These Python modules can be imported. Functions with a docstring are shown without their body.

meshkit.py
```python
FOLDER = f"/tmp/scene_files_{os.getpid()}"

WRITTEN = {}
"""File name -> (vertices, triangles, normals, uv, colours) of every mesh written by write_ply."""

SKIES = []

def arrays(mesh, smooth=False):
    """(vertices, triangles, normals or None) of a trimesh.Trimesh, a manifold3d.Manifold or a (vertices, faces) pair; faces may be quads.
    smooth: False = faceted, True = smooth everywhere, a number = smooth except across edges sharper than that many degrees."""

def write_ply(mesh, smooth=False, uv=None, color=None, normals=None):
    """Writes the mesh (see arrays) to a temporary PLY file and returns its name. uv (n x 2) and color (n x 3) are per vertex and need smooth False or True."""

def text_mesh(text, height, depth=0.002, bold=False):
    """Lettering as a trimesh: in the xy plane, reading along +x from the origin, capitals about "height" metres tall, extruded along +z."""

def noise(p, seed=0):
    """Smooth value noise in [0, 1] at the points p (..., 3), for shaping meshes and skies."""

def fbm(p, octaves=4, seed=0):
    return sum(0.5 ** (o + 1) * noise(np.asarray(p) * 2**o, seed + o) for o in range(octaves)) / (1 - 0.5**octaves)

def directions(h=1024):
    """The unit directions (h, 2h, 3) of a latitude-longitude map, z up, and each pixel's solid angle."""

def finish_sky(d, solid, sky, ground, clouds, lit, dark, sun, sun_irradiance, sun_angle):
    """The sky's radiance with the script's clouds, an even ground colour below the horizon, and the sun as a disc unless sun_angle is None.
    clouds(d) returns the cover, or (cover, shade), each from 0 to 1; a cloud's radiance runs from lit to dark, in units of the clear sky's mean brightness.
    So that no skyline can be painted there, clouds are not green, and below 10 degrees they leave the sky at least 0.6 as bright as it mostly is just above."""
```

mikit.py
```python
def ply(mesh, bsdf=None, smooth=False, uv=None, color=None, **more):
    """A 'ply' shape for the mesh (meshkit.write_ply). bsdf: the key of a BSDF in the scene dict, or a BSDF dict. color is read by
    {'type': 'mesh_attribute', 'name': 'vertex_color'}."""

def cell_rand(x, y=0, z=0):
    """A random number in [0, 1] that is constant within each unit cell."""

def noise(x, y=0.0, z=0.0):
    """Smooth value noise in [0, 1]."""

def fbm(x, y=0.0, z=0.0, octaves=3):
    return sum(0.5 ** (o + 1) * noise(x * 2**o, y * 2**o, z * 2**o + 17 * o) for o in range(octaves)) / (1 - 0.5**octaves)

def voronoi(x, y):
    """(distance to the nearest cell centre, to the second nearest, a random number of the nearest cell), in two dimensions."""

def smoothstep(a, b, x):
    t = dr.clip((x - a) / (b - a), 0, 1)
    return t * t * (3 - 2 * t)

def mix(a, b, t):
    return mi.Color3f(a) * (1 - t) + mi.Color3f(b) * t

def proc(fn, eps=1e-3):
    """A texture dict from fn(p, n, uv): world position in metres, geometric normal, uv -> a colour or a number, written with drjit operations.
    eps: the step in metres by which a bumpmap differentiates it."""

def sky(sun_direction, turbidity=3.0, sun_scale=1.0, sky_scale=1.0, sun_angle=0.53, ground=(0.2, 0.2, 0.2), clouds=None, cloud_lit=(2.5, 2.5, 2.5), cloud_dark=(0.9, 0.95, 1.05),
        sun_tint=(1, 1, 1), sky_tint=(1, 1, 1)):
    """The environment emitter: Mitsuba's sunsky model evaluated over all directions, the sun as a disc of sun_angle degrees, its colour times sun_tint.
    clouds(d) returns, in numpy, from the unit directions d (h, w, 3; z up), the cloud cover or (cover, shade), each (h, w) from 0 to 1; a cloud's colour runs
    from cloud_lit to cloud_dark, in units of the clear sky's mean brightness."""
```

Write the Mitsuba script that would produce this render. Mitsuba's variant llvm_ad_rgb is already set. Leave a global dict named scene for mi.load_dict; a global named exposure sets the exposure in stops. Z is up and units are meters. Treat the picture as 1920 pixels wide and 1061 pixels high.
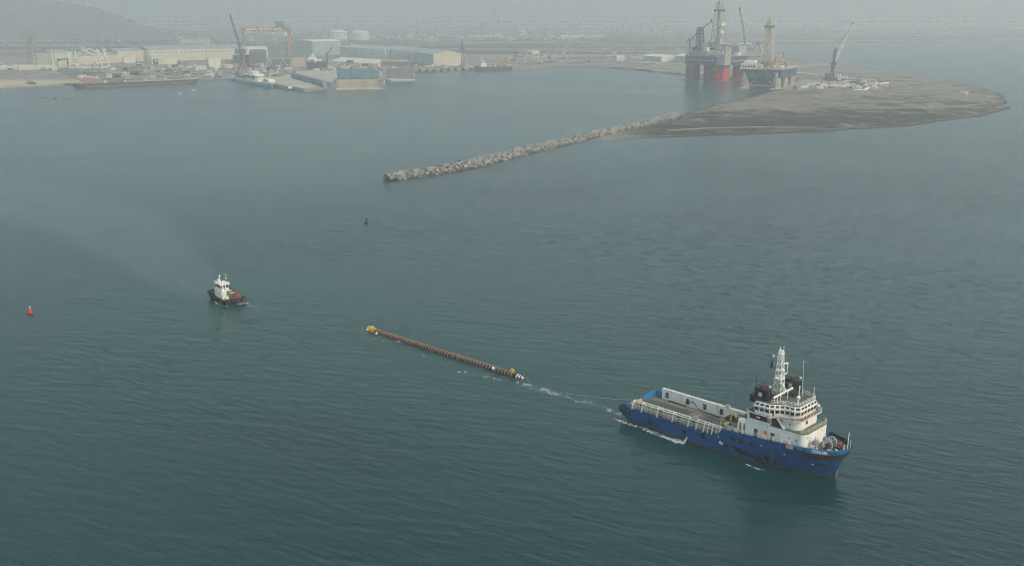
import math, random
import numpy as np, trimesh, shapely
import shapely.geometry as sg
import drjit as dr
import mitsuba as mi
import mikit, meshkit
from mikit import noise, fbm, smoothstep, mix, proc, cell_rand
T4 = mi.ScalarTransform4f
scene, labels = {}, {}

# ------------------------------------------------------------------ camera, sky, haze, exposure
FOC, HORIZON, CAM_H = 1950.0, 30.0, 100.0            # focal length in 1920-px units, horizon row, drone height
PITCH = math.atan((530.5 - HORIZON) / FOC)
FWD = np.array([0, math.cos(PITCH), -math.sin(PITCH)])
UPV = np.array([0, math.sin(PITCH), math.cos(PITCH)])
EYE = np.array([0, 0, CAM_H])
scene['camera'] = {'type': 'perspective', 'fov': math.degrees(2 * math.atan(960 / FOC)), 'fov_axis': 'x', 'near_clip': 1.0, 'far_clip': 60000.0,
                   'to_world': T4().look_at(origin=[0, 0, CAM_H], target=[0, float(FWD[1]), CAM_H + float(FWD[2])], up=[0, 0, 1]),
                   'medium': {'type': 'ref', 'id': 'haze_air'}}
SUN = np.array([0.74, -0.62, 0.60])


def cloud_cover(d):
    """A veil of haze cloud over the whole sky, thinner and brighter towards the sun."""
    n = meshkit.fbm(np.stack([d[..., 0] * 2.0, d[..., 1] * 2.0, d[..., 2] * 4.0], -1), 4, 3)
    toward = np.clip(d @ (SUN / np.linalg.norm(SUN)), -1, 1) * 0.5 + 0.5
    return np.ones(n.shape), np.clip(1.05 - 1.0 * toward + 0.35 * (n - 0.5), 0, 1)


scene['sun_and_sky'] = mikit.sky(SUN.tolist(), turbidity=3, sun_scale=0.36, sun_angle=6, clouds=cloud_cover,
                                 cloud_lit=(1.97, 2.31, 2.50), cloud_dark=(0.59, 0.785, 0.90), sun_tint=(0.97, 0.95, 0.86), ground=(0.06, 0.08, 0.08))
exposure = 2.45
scene['haze_air'] = {'type': 'homogeneous', 'albedo': {'type': 'rgb', 'value': [0.94, 0.97, 0.975]}, 'sigma_t': 0.00036, 'phase': {'type': 'hg', 'g': 0.45}}
scene['haze'] = {'type': 'cube', 'to_world': T4().translate([0, 9000, 150]).scale([14000, 10000, 165]), 'bsdf': {'type': 'null'},
                 'interior': {'type': 'ref', 'id': 'haze_air'}}
labels['haze'] = {'label': 'grey summer haze lying over the whole bay', 'kind': 'stuff'}


def at(x, y, z=0.0):
    """The place at height z that is seen at the photograph's pixel x, y (a survey of the ground plan)."""
    d = FWD + np.array([1.0, 0, 0]) * (x - 960) / FOC + UPV * (530.5 - y) / FOC
    return EYE + d * ((CAM_H - z) / -d[2])


# ------------------------------------------------------------------ helpers
def rgb(c):
    return {'type': 'rgb', 'value': [float(v) for v in c]}


def mat(name, color, rough=0.6, metal=0.0, spec=0.4, bump=None, scale=1.0, vary=0.0, vs=0.6, dirt=None, clear=0.0):
    """A principled material; vary: strength of a tonal mottle of size vs metres; dirt: colour of streaks that run down."""
    key = 'mat_' + name
    base = rgb(color) if not callable(color) else proc(color)
    if vary and not callable(color):
        def fn(p, n, uv, c=color):
            m = fbm(p.x / vs, p.y / vs, p.z / vs, 4) - 0.5
            k = 1 + 2 * vary * m
            out = mi.Color3f(*[float(v) for v in c]) * k
            if dirt is not None:
                st = fbm(p.x / (0.5 * vs) + p.y / (0.5 * vs), (p.x - p.y) / (0.5 * vs), p.z / (4 * vs), 3)
                out = mix(out, dirt, smoothstep(0.52, 0.72, st) * 0.75)
            return out
        base = proc(fn)
    b = {'type': 'principled', 'base_color': base, 'roughness': rough, 'metallic': metal, 'specular': spec}
    if clear:
        b['clearcoat'] = clear
    if bump is not None:
        b = {'type': 'bumpmap', 'arbitrary': proc(bump, 0.02), 'scale': scale, 'bsdf': b}
    scene[key] = {'type': 'twosided', 'bsdf': b}
    return key


class Frame:
    """A thing's own axes: origin, heading angle (radians) about z."""
    def __init__(self, o=(0, 0, 0), ang=0.0):
        self.o = np.array(o, float)
        c, s = math.cos(ang), math.sin(ang)
        self.R = np.array([[c, -s, 0], [s, c, 0], [0, 0, 1.0]])

    def __call__(self, v):
        return np.asarray(v, float) @ self.R.T + self.o


WORLD = Frame()
BOXF = np.array([[0, 3, 2], [0, 2, 1], [4, 5, 6], [4, 6, 7], [0, 1, 5], [0, 5, 4], [1, 2, 6], [1, 6, 5], [2, 3, 7], [2, 7, 6], [3, 0, 4], [3, 4, 7]])


class MB:
    """Collects pieces of one mesh."""
    def __init__(self):
        self.v, self.f, self.n = [], [], 0

    def add(self, v, f):
        v = np.asarray(v, float)
        self.v.append(v)
        self.f.append(np.asarray(f, int) + self.n)
        self.n += len(v)
        return self

    def mesh(self, m):
        return self.add(m.vertices, m.faces)

    def hexa(self, c8):
        return self.add(c8, BOXF)

    def box(self, x0, x1, y0, y1, z0, z1, top=0.0):
        """Box between bounds; top: how much the top is drawn in on each side."""
        t = top
        return self.hexa([(x0, y0, z0), (x1, y0, z0), (x1, y1, z0), (x0, y1, z0), (x0 + t, y0 + t, z1), (x1 - t, y0 + t, z1), (x1 - t, y1 - t, z1), (x0 + t, y1 - t, z1)])

    def cbox(self, c, size, ang=0.0):
        x, y, z = np.array(size) / 2.0
        v = np.array([(-x, -y, -z), (x, -y, -z), (x, y, -z), (-x, y, -z), (-x, -y, z), (x, -y, z), (x, y, z), (-x, y, z)])
        co, s = math.cos(ang), math.sin(ang)
        v = v @ np.array([[co, -s, 0], [s, co, 0], [0, 0, 1]]).T + np.array(c)
        return self.hexa(v)

    def tube(self, p, q, r, r2=None, n=6):
        p, q = np.array(p, float), np.array(q, float)
        d = q - p
        L = np.linalg.norm(d)
        if L < 1e-6:
            return self
        d /= L
        a = np.cross(d, [0, 0, 1.0] if abs(d[2]) < 0.9 else [1.0, 0, 0])
        a /= np.linalg.norm(a)
        b = np.cross(d, a)
        th = np.arange(n) * 2 * math.pi / n
        ring = np.cos(th)[:, None] * a + np.sin(th)[:, None] * b
        r2 = r if r2 is None else r2
        v = np.vstack([p + ring * r, q + ring * r2, [p], [q]])
        i = np.arange(n)
        j = (i + 1) % n
        f = np.vstack([np.stack([i, i + n, j], 1), np.stack([j, i + n, j + n], 1), np.stack([i * 0 + 2 * n, i, j], 1), np.stack([i * 0 + 2 * n + 1, j + n, i + n], 1)])
        return self.add(v, f)

    def path(self, pts, r, n=6):
        for p, q in zip(pts[:-1], pts[1:]):
            self.tube(p, q, r, n=n)
        return self

    def loft(self, rings, close=True, caps=True):
        """Rings of equal counts joined by quads; close: each ring is a closed loop."""
        rings = [np.asarray(r, float) for r in rings]
        n, m = len(rings[0]), len(rings)
        v = np.vstack(rings)
        f = []
        for k in range(m - 1):
            for i in range(n if close else n - 1):
                j = (i + 1) % n
                a, b, c, d = k * n + i, k * n + j, (k + 1) * n + j, (k + 1) * n + i
                f += [(a, b, c), (a, c, d)]
        if caps and close:
            for base, flip in ((0, True), ((m - 1) * n, False)):
                for i in range(1, n - 1):
                    f.append((base, base + i + 1, base + i) if flip else (base, base + i, base + i + 1))
        return self.add(v, f)

    def prism(self, poly, z0, z1):
        g = sg.Polygon(poly) if not hasattr(poly, 'exterior') else poly
        m = trimesh.creation.extrude_polygon(shapely.geometry.polygon.orient(g), z1 - z0, engine='earcut')
        return self.add(np.array(m.vertices) + [0, 0, z0], m.faces)

    def dome(self, c, r, n=10, m=4, full=False, sz=1.0):
        lat = np.linspace(-math.pi / 2 if full else 0, math.pi / 2 - 0.01, m + 1 + (m if full else 0))
        th = np.arange(n) * 2 * math.pi / n
        return self.loft([np.stack([c[0] + r * math.cos(a) * np.cos(th), c[1] + r * math.cos(a) * np.sin(th), c[2] + th * 0 + r * sz * math.sin(a)], 1) for a in lat])

    def torus(self, c, R, r, axis, n=14, m=6):
        axis = np.array(axis, float) / np.linalg.norm(axis)
        a = np.cross(axis, [0, 0, 1.0] if abs(axis[2]) < 0.9 else [1.0, 0, 0])
        a /= np.linalg.norm(a)
        b = np.cross(axis, a)
        th, ph = np.arange(n) * 2 * math.pi / n, np.arange(m) * 2 * math.pi / m
        rad = np.cos(th)[:, None] * a + np.sin(th)[:, None] * b
        v = (np.array(c) + rad[:, None, :] * (R + r * np.cos(ph))[None, :, None] + axis[None, None] * (r * np.sin(ph))[None, :, None]).reshape(-1, 3)
        f = []
        for i in range(n):
            for j in range(m):
                p, q = i * m + j, i * m + (j + 1) % m
                s, t = ((i + 1) % n) * m + (j + 1) % m, ((i + 1) % n) * m + j
                f += [(p, q, s), (p, s, t)]
        return self.add(v, f)

    def lattice(self, base, top, r, bays, rb=None, sides=4):
        """Lattice tower or boom: base and top are lists of corner points."""
        base, top = np.asarray(base, float), np.asarray(top, float)
        rb = rb or r * 0.6
        k = len(base)
        lv = [base + (top - base) * (i / bays) for i in range(bays + 1)]
        for c in range(k):
            self.tube(base[c], top[c], r, n=sides)
        for i in range(bays):
            for c in range(k):
                d = (c + 1) % k
                self.tube(lv[i][c], lv[i + 1][d] if i % 2 else lv[i][d] * 0 + lv[i + 1][d], rb, n=3)
                self.tube(lv[i + 1][c], lv[i + 1][d], rb, n=3)
        return self

    def rails(self, pts, h=1.0, gap=1.6, r=0.035, bars=3):
        """A handrail along a polyline."""
        pts = np.asarray(pts, float)
        for p, q in zip(pts[:-1], pts[1:]):
            L = np.linalg.norm(q - p)
            for b in range(bars):
                z = np.array([0, 0, h * (b + 1) / bars])
                self.tube(p + z, q + z, r, n=4)
            for k in range(int(L / gap) + 1):
                w = p + (q - p) * min(1, k * gap / L)
                self.tube(w, w + [0, 0, h], r, n=4)
        return self

    def build(self, key, m, frame=WORLD, smooth=False, **lab):
        if not self.n:
            return None
        v = frame(np.vstack(self.v))
        scene[key] = mikit.ply((v, np.vstack(self.f)), m, smooth=smooth)
        if lab:
            labels[key] = lab
        return key


USED = {}


def num(name):
    """The next free key of this kind: crate, crate_001, crate_002..."""
    k = USED.get(name, -1) + 1
    USED[name] = k
    return name if k == 0 else f'{name}_{k:03d}'


class Thing:
    def __init__(self, name, label, cat, o=(0, 0, 0), ang=0.0, group=None, kind=None):
        self.key = num(name)
        self.F = o if isinstance(o, Frame) else Frame(o, ang)
        L = {'label': label}
        if cat:
            L['category'] = cat
        if group:
            L['group'] = group
        if kind:
            L['kind'] = kind
        labels[self.key] = L

    def part(self, name, mb, m, smooth=False, label=None, kind=None, under=None):
        key = num((under or self.key) + '__' + name)
        lab = {}
        if label:
            lab['label'] = label
        if kind:
            lab['kind'] = kind
        return mb.build(key, m, self.F, smooth, **lab)

    def whole(self, mb, m, smooth=False):
        return mb.build(self.key, m, self.F, smooth, **labels[self.key])


def struct(key, mb, m, smooth=False, label=None, kind='structure'):
    mb.build(key, m, WORLD, smooth, kind=kind, **({'label': label} if label else {}))


rnd = random.Random(7)

# ------------------------------------------------------------------ water
TRACK = [at(*q)[:2] for q in ((394, 556), (345, 522), (285, 472), (190, 415), (60, 375), (-120, 345))]      # the tug's track
SHIPWASH = [at(*q)[:2] for q in ((1276, 823), (1225, 808), (1165, 776), (1110, 757), (1050, 740), (985, 722))]           # wash of the supply vessel
TUGWASH = [at(*q)[:2] for q in ((398, 562), (370, 545), (335, 522), (308, 502), (286, 480))]                  # thin wash line of the tug
TOWWAY = [at(*q)[:2] for q in ((425, 560), (690, 619), (985, 712), (1180, 775))]                             # along the tow


def near_line(p, pts, w0, w1):
    """1 on a line across the water, falling to 0 at its (growing) half width."""
    out = mi.Float(0)
    n = len(pts) - 1
    for i in range(n):
        ax, ay = float(pts[i][0]), float(pts[i][1])
        bx, by = float(pts[i + 1][0]) - ax, float(pts[i + 1][1]) - ay
        t = dr.clip(((p.x - ax) * bx + (p.y - ay) * by) / (bx * bx + by * by), 0, 1)
        d = dr.sqrt(dr.square(p.x - ax - bx * t) + dr.square(p.y - ay - by * t))
        w = w0 + (w1 - w0) * (i + t) / n
        out = dr.maximum(out, 1 - smoothstep(0.35, 1.0, d / w))
    return out


def calm(p):
    ragged = 0.55 + 0.9 * fbm(p.x / 14.0, p.y / 14.0, 21.0, 3)
    return dr.clip(near_line(p, TRACK, 7.0, 60.0) * ragged, 0, 1), dr.clip(near_line(p, TOWWAY, 7.0, 9.0) * ragged, 0, 1)


def wave_height(p, n, uv):
    x, y = p.x, p.y
    a, b = 0.93 * x - 0.37 * y, 0.37 * x + 0.93 * y
    a2, b2 = 0.985 * x - 0.17 * y, 0.17 * x + 0.985 * y
    a3, b3 = 0.84 * x - 0.54 * y, 0.54 * x + 0.84 * y
    warp = 2.2 * noise(x / 23.0, y / 23.0, 2.0) + 0.8 * noise(x / 7.0, y / 7.0, 6.0)
    wind = 0.85 + 0.35 * smoothstep(0.3, 0.7, fbm(x / 90.0, y / 55.0, 5.0, 4))
    k1, k2 = calm(p)
    h = 0.10 * noise(a / 19.0, (b + warp) / 4.4, 1.0)
    h = h + 0.15 * noise(a2 / 9.0, (b2 + warp) / 1.9, 4.0)
    h = h + 0.135 * noise(a3 / 5.2, (b3 + 0.6 * warp) / 1.05, 7.0)
    h = h + 0.058 * noise(a / 2.6, (b + 0.3 * warp) / 0.52, 9.0)
    lee = smoothstep(520.0, 900.0, y - 0.9 * x) * (1 - smoothstep(250.0, 420.0, x))       # the basin behind the breakwater lies calmer
    return h * wind * (1 - 0.45 * k1) * (1 - 0.35 * k2) * (1 - 0.74 * lee)


def water_color(p, n, uv):
    k = fbm(p.x / 170.0, p.y / 120.0, 3.0, 4)
    c = mix((0.002, 0.027, 0.035), (0.0035, 0.039, 0.041), smoothstep(0.32, 0.68, k))
    c = mix(c, (0.0035, 0.046, 0.041), 0.8 * near_line(p, TOWWAY, 75.0, 60.0) * (0.5 + fbm(p.x / 45.0, p.y / 40.0, 13.0, 3)))
    k1, k2 = calm(p)
    c = mix(c, (0.040, 0.078, 0.080), 0.6 * k1)
    c = mix(c, (0.004, 0.034, 0.040), 0.5 * k2)
    # aerated water and foam flecks in the washes
    churn = fbm(p.x / 1.7, p.y / 1.7, 51.0, 4)
    w1 = near_line(p, SHIPWASH, 2.0, 2.6) * (0.35 + 0.9 * fbm(p.x / 6.0, p.y / 6.0, 52.0, 2))
    w2 = near_line(p, TUGWASH, 1.6, 4.5) * (0.25 + 0.8 * fbm(p.x / 6.0, p.y / 6.0, 53.0, 2))
    w3 = near_line(p, TOWWAY[1:3], 3.2, 3.2) * smoothstep(0.5, 0.75, fbm(p.x / 5.0, p.y / 5.0, 54.0, 2)) * 0.6
    w = dr.clip(w1 + 0.4 * w2 + w3, 0, 1)
    c = mix(c, (0.030, 0.085, 0.085), 0.7 * w)
    c = mix(c, (0.42, 0.46, 0.46), smoothstep(0.88, 1.10, churn + 0.42 * w) * smoothstep(0.1, 0.4, w) * 0.65)
    shoal = 1 - smoothstep(40.0, 260.0, dr.sqrt(dr.square((p.x - SHOAL[0]) / 1.6) + dr.square(p.y - SHOAL[1])))
    return mix(c, (0.022, 0.058, 0.056), 0.5 * shoal * (0.5 + fbm(p.x / 60.0, p.y / 40.0, 31.0, 3)))


SHOAL = [float(v) for v in at(150, 300)[:2]]
scene['mat_water'] = {'type': 'bumpmap', 'arbitrary': proc(wave_height, 0.06), 'scale': 1.0,
                      'bsdf': {'type': 'principled', 'base_color': proc(water_color), 'roughness': 0.2, 'specular': 0.25, 'eta': None}}
del scene['mat_water']['bsdf']['eta']
wb = MB()
wb.add([(-13000, -600, 0), (13000, -600, 0), (13000, 16824.6, 0), (-13000, 16824.6, 0)], [(0, 1, 2), (0, 2, 3)])
struct('water', wb, 'mat_water', label='rippled grey green sea of the bay')

# ------------------------------------------------------------------ shared materials
M_WHITE = mat('white_paint', (0.80, 0.80, 0.775), 0.42, vary=0.07, vs=1.6, dirt=(0.60, 0.55, 0.47))
M_CREAM = mat('cream_paint', (0.62, 0.60, 0.50), 0.5, vary=0.12, vs=1.2, dirt=(0.33, 0.28, 0.2))
M_BLACK = mat('black_paint', (0.018, 0.019, 0.021), 0.5, vary=0.2, vs=1.0)
M_RUBBER = mat('rubber', (0.016, 0.016, 0.017), 0.85, vary=0.3, vs=0.5)
M_GLASS = mat('dark_glass', (0.012, 0.016, 0.018), 0.08, spec=0.7)
M_DECKGREEN = mat('deck_green', (0.105, 0.135, 0.105), 0.75, vary=0.3, vs=0.9)
M_DECKGREY = mat('deck_grey', (0.085, 0.10, 0.095), 0.8, vary=0.3, vs=0.9)
M_STEELDK = mat('dark_steel', (0.05, 0.053, 0.055), 0.55, vary=0.3, vs=0.6)
M_YELLOW = mat('yellow_paint', (0.62, 0.37, 0.035), 0.5, vary=0.22, vs=0.8, dirt=(0.2, 0.1, 0.04))
M_RED = mat('red_paint', (0.42, 0.045, 0.03), 0.5, vary=0.15, vs=0.8)
M_DKRED = mat('dark_red_paint', (0.25, 0.03, 0.035), 0.5, vary=0.15, vs=0.8)
M_PALEOCHRE = mat('pale_ochre', (0.50, 0.40, 0.24), 0.6, vary=0.2, vs=0.5)
M_MAROON = mat('maroon_paint', (0.075, 0.018, 0.03), 0.6, vary=0.15, vs=0.8)
M_RUST = mat('rusty_steel', (0.21, 0.10, 0.055), 0.85, vary=0.4, vs=0.7)
M_LTBLUE = mat('light_blue_paint', (0.022, 0.165, 0.37), 0.4, vary=0.12, vs=2.0)
M_ORANGE = mat('orange_paint', (0.55, 0.22, 0.05), 0.55, vary=0.2, vs=0.7)
M_GREYBLUE = mat('grey_violet_paint', (0.17, 0.165, 0.24), 0.5, vary=0.2, vs=0.6)
M_ROPE = mat('pale_rope', (0.45, 0.43, 0.36), 0.9)
M_FOAM = mat('foam', (0.56, 0.61, 0.61), 0.9)


def hull_paint(p, n, uv):
    base = mix((0.005, 0.060, 0.19), (0.007, 0.078, 0.24), fbm(p.x / 3.0, p.y / 3.0, p.z / 2.0, 3))
    streak = fbm((p.x + p.y) / 0.55, (p.x - p.y) / 0.55, p.z / 5.0, 3)
    c = mix(base, (0.035, 0.04, 0.05), smoothstep(0.58, 0.78, streak) * 0.3)
    scuff = fbm((p.x + p.y) / 2.6, p.z / 0.5, (p.x - p.y) / 2.6, 4)
    c = mix(c, (0.02, 0.028, 0.045), smoothstep(0.5, 0.70, scuff) * (1 - smoothstep(2.2, 3.8, p.z)) * 0.4)
    return mix(c, (0.10, 0.055, 0.035), smoothstep(0.66, 0.8, streak) * (1 - smoothstep(0.5, 2.6, p.z)) * 0.6)


M_HULL = mat('hull_blue', hull_paint, 0.4, spec=0.3)
M_BOOT = mat('boot_top', (0.075, 0.035, 0.028), 0.7, vary=0.3, vs=1.0)
M_FENDERBROWN = mat('worn_fender', (0.045, 0.028, 0.026), 0.8, vary=0.35, vs=0.6)
PLATE_MATS = [mat('deck_plate_' + n, c, 0.85, vary=0.32, vs=0.55) for n, c in
              (('grey', (0.155, 0.145, 0.135)), ('rose', (0.18, 0.148, 0.135)), ('dark', (0.115, 0.112, 0.104)), ('tan', (0.165, 0.152, 0.13)))]

# ------------------------------------------------------------------ the supply vessel (x towards the bow, y to port)
SHIP_ANG = math.radians(-44.3)
SHIP = Frame((32.6, 254.0, 0), SHIP_ANG)
V = Thing('supply_vessel', 'large blue hulled offshore supply vessel with white wheelhouse towing astern', 'ship', SHIP)


def s_end(z):
    return 55.7 + 2.7 * min(max(z / 7.4, 0), 1) ** 1.3


def z_top(s):
    k = min(max((s - 29.0) / 2.2, 0), 1)
    k = k * k * (3 - 2 * k)
    return 4.0 + 2.2 * k + max(0, min(s, 48) - 31.2) / 16.8 * 1.1 + max(0, s - 48) / 10.9 * 0.3


def hull_half(u, z):
    full = min(max(z / 6.6, 0), 1) ** 1.1
    u0, n, m = 0.50 + 0.20 * full, 1.75 + 0.55 * full, 1.1 + 1.0 * full
    w = 1.0 if u < u0 else max(0, 1 - ((u - u0) / (1 - u0)) ** n) ** (1 / m)
    if u < 0.05:
        w *= 1 - 0.09 * (1 - u / 0.05) ** 2
    if z < 1.5 and u < 0.35:
        w *= 1 - 0.10 * (1.5 - z) / 2.0 * (1 - u / 0.35)
    return 6.9 * w


def hull_at(u, z, off=0.0):
    s0 = max(0.0, (1.2 - z) * 1.6)
    return s0 + (s_end(z) - s0) * u + (off if u > 0.985 else 0), max(hull_half(u, z) + off, 0.0)


US = np.concatenate([np.linspace(0, 0.05, 5), np.linspace(0.07, 0.7, 40), np.linspace(0.72, 0.94, 16), np.linspace(0.95, 0.999, 10), [1.0]])


def strip(mb, zlo, zhi, rows, u0=0.0, u1=1.0, off=0.0, sides=(-1, 1), cap_off=None):
    us = [u for u in US if u0 <= u <= u1]
    for sd in sides:
        g = []
        for u in us:
            s = u * 58.9
            a, b = zlo(s), zhi(s)
            col = []
            for r in range(rows + 1):
                z = a + (b - a) * r / rows
                x, y = hull_at(u, z, off)
                col.append((x, sd * y, z))
            if cap_off is not None:
                x, y = hull_at(u, b, cap_off)
                col.append((x, sd * y, b))
                x, y = hull_at(u, a, cap_off)
                col.append((x, sd * y, a))
            g.append(col)
        k = len(g[0])
        v = np.array(g).reshape(-1, 3)
        f = []
        for i in range(len(us) - 1):
            for r in range(k - 1):
                p = i * k + r
                q = [(p, p + k, p + k + 1), (p, p + k + 1, p + 1)]
                f += q if sd < 0 else [t[::-1] for t in q]
        mb.add(v, f)
    return mb


def z_band(s):
    return z_top(s) - 1.3 * min(max((s - 47.6) / 4.0, 0), 1)


hb = strip(MB(), lambda s: 0.42, z_band, 9)
# transom
tr = [[hull_at(0, z)[0], hull_at(0, z)[1], z] for z in np.linspace(0.42, 3.35, 7)]
tv = np.array([(x, -y, z) for x, y, z in tr] + [(x, y, z) for x, y, z in tr])
hb.add(tv, [t for i in range(6) for t in ((i, i + 1, i + 8), (i, i + 8, i + 7))])
V.part('hull', hb, M_HULL, smooth=35)
bt = strip(MB(), lambda s: -0.7, lambda s: 0.42, 3, off=0.012)
V.part('boot_top', bt, M_BOOT, smooth=35, label='dull red waterline band of the blue hull')
V.part('bow_bulwark', strip(MB(), lambda s: z_band(s), z_top, 3, 0.81, 1.0, 0.02, cap_off=-0.14), M_LTBLUE, smooth=35, label='light blue bulwark band round the bow')
V.part('bow_fender', strip(MB(), lambda s: z_band(s) - 1.35 * min(1, max(0, (s - 48.5) / 4)), lambda s: z_band(s), 3, 0.835, 1.0, 0.2), M_FENDERBROWN, smooth=35, label='worn dark brown fender under the bow bulwark')
V.part('rubbing_strake', strip(MB(), lambda s: 3.0, lambda s: 3.25, 1, 0.0, 0.78, 0.10, cap_off=0.0), M_HULL, smooth=35)


def plan(z_of, u0, u1, inset, step=1):
    pts = [hull_at(u, z_of(u * 58.9), -inset) for u in US[::step] if u0 <= u <= u1]
    return [(x, -y) for x, y in pts] + [(x, y) for x, y in pts[::-1] if y > 1e-6]


V.part('main_deck', MB().prism(plan(lambda s: 3.3, 0.0, 0.53, 0.1), 3.1, 3.3), M_DECKGREY)
V.part('forecastle_deck', MB().prism(plan(lambda s: 6.15, 0.522, 0.995, 0.12), 5.95, 6.15), M_DECKGREEN)
V.part('break_bulkhead', MB().box(30.75, 30.9, -6.7, 6.7, 3.3, 6.14), M_WHITE)
# sheathing plates of the working deck
for i in range(12):
    for j in range(5):
        x0, y0 = 1.6 + i * 2.25, -5.25 + j * 2.1
        if 1 <= j <= 3 and 2.2 < x0 + 1 < 15.5 and j < 4:
            continue
        V.part('deck_plate', MB().box(x0 + 0.05, x0 + 2.2, y0 + 0.05, y0 + 2.05, 3.3, 3.36 + 0.02 * rnd.random()), PLATE_MATS[rnd.randrange(4)])
V.part('green_deck_mat', MB().box(2.3, 15.2, -3.1, 3.05, 3.3, 3.39), mat('deck_mat_green', (0.062, 0.085, 0.062), 0.8, vary=0.25, vs=1.2), label='dark green strip of the working deck')
V.part('hatch_cover', MB().box(17.2, 18.7, -1.2, 0.3, 3.36, 3.62, 0.08), M_STEELDK)
V.part('hatch_cover', MB().box(22.3, 23.3, 2.1, 3.1, 3.36, 3.55, 0.06), M_RED, label='small faded red hatch on the working deck')

M_WALLSHADE = mat('worn_shaded_cream_plate', (0.34, 0.33, 0.27), 0.7, vary=0.3, vs=0.8, dirt=(0.13, 0.10, 0.075))  # cream plate darkened for the shade on the starboard side, plus dirt streaks
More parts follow.
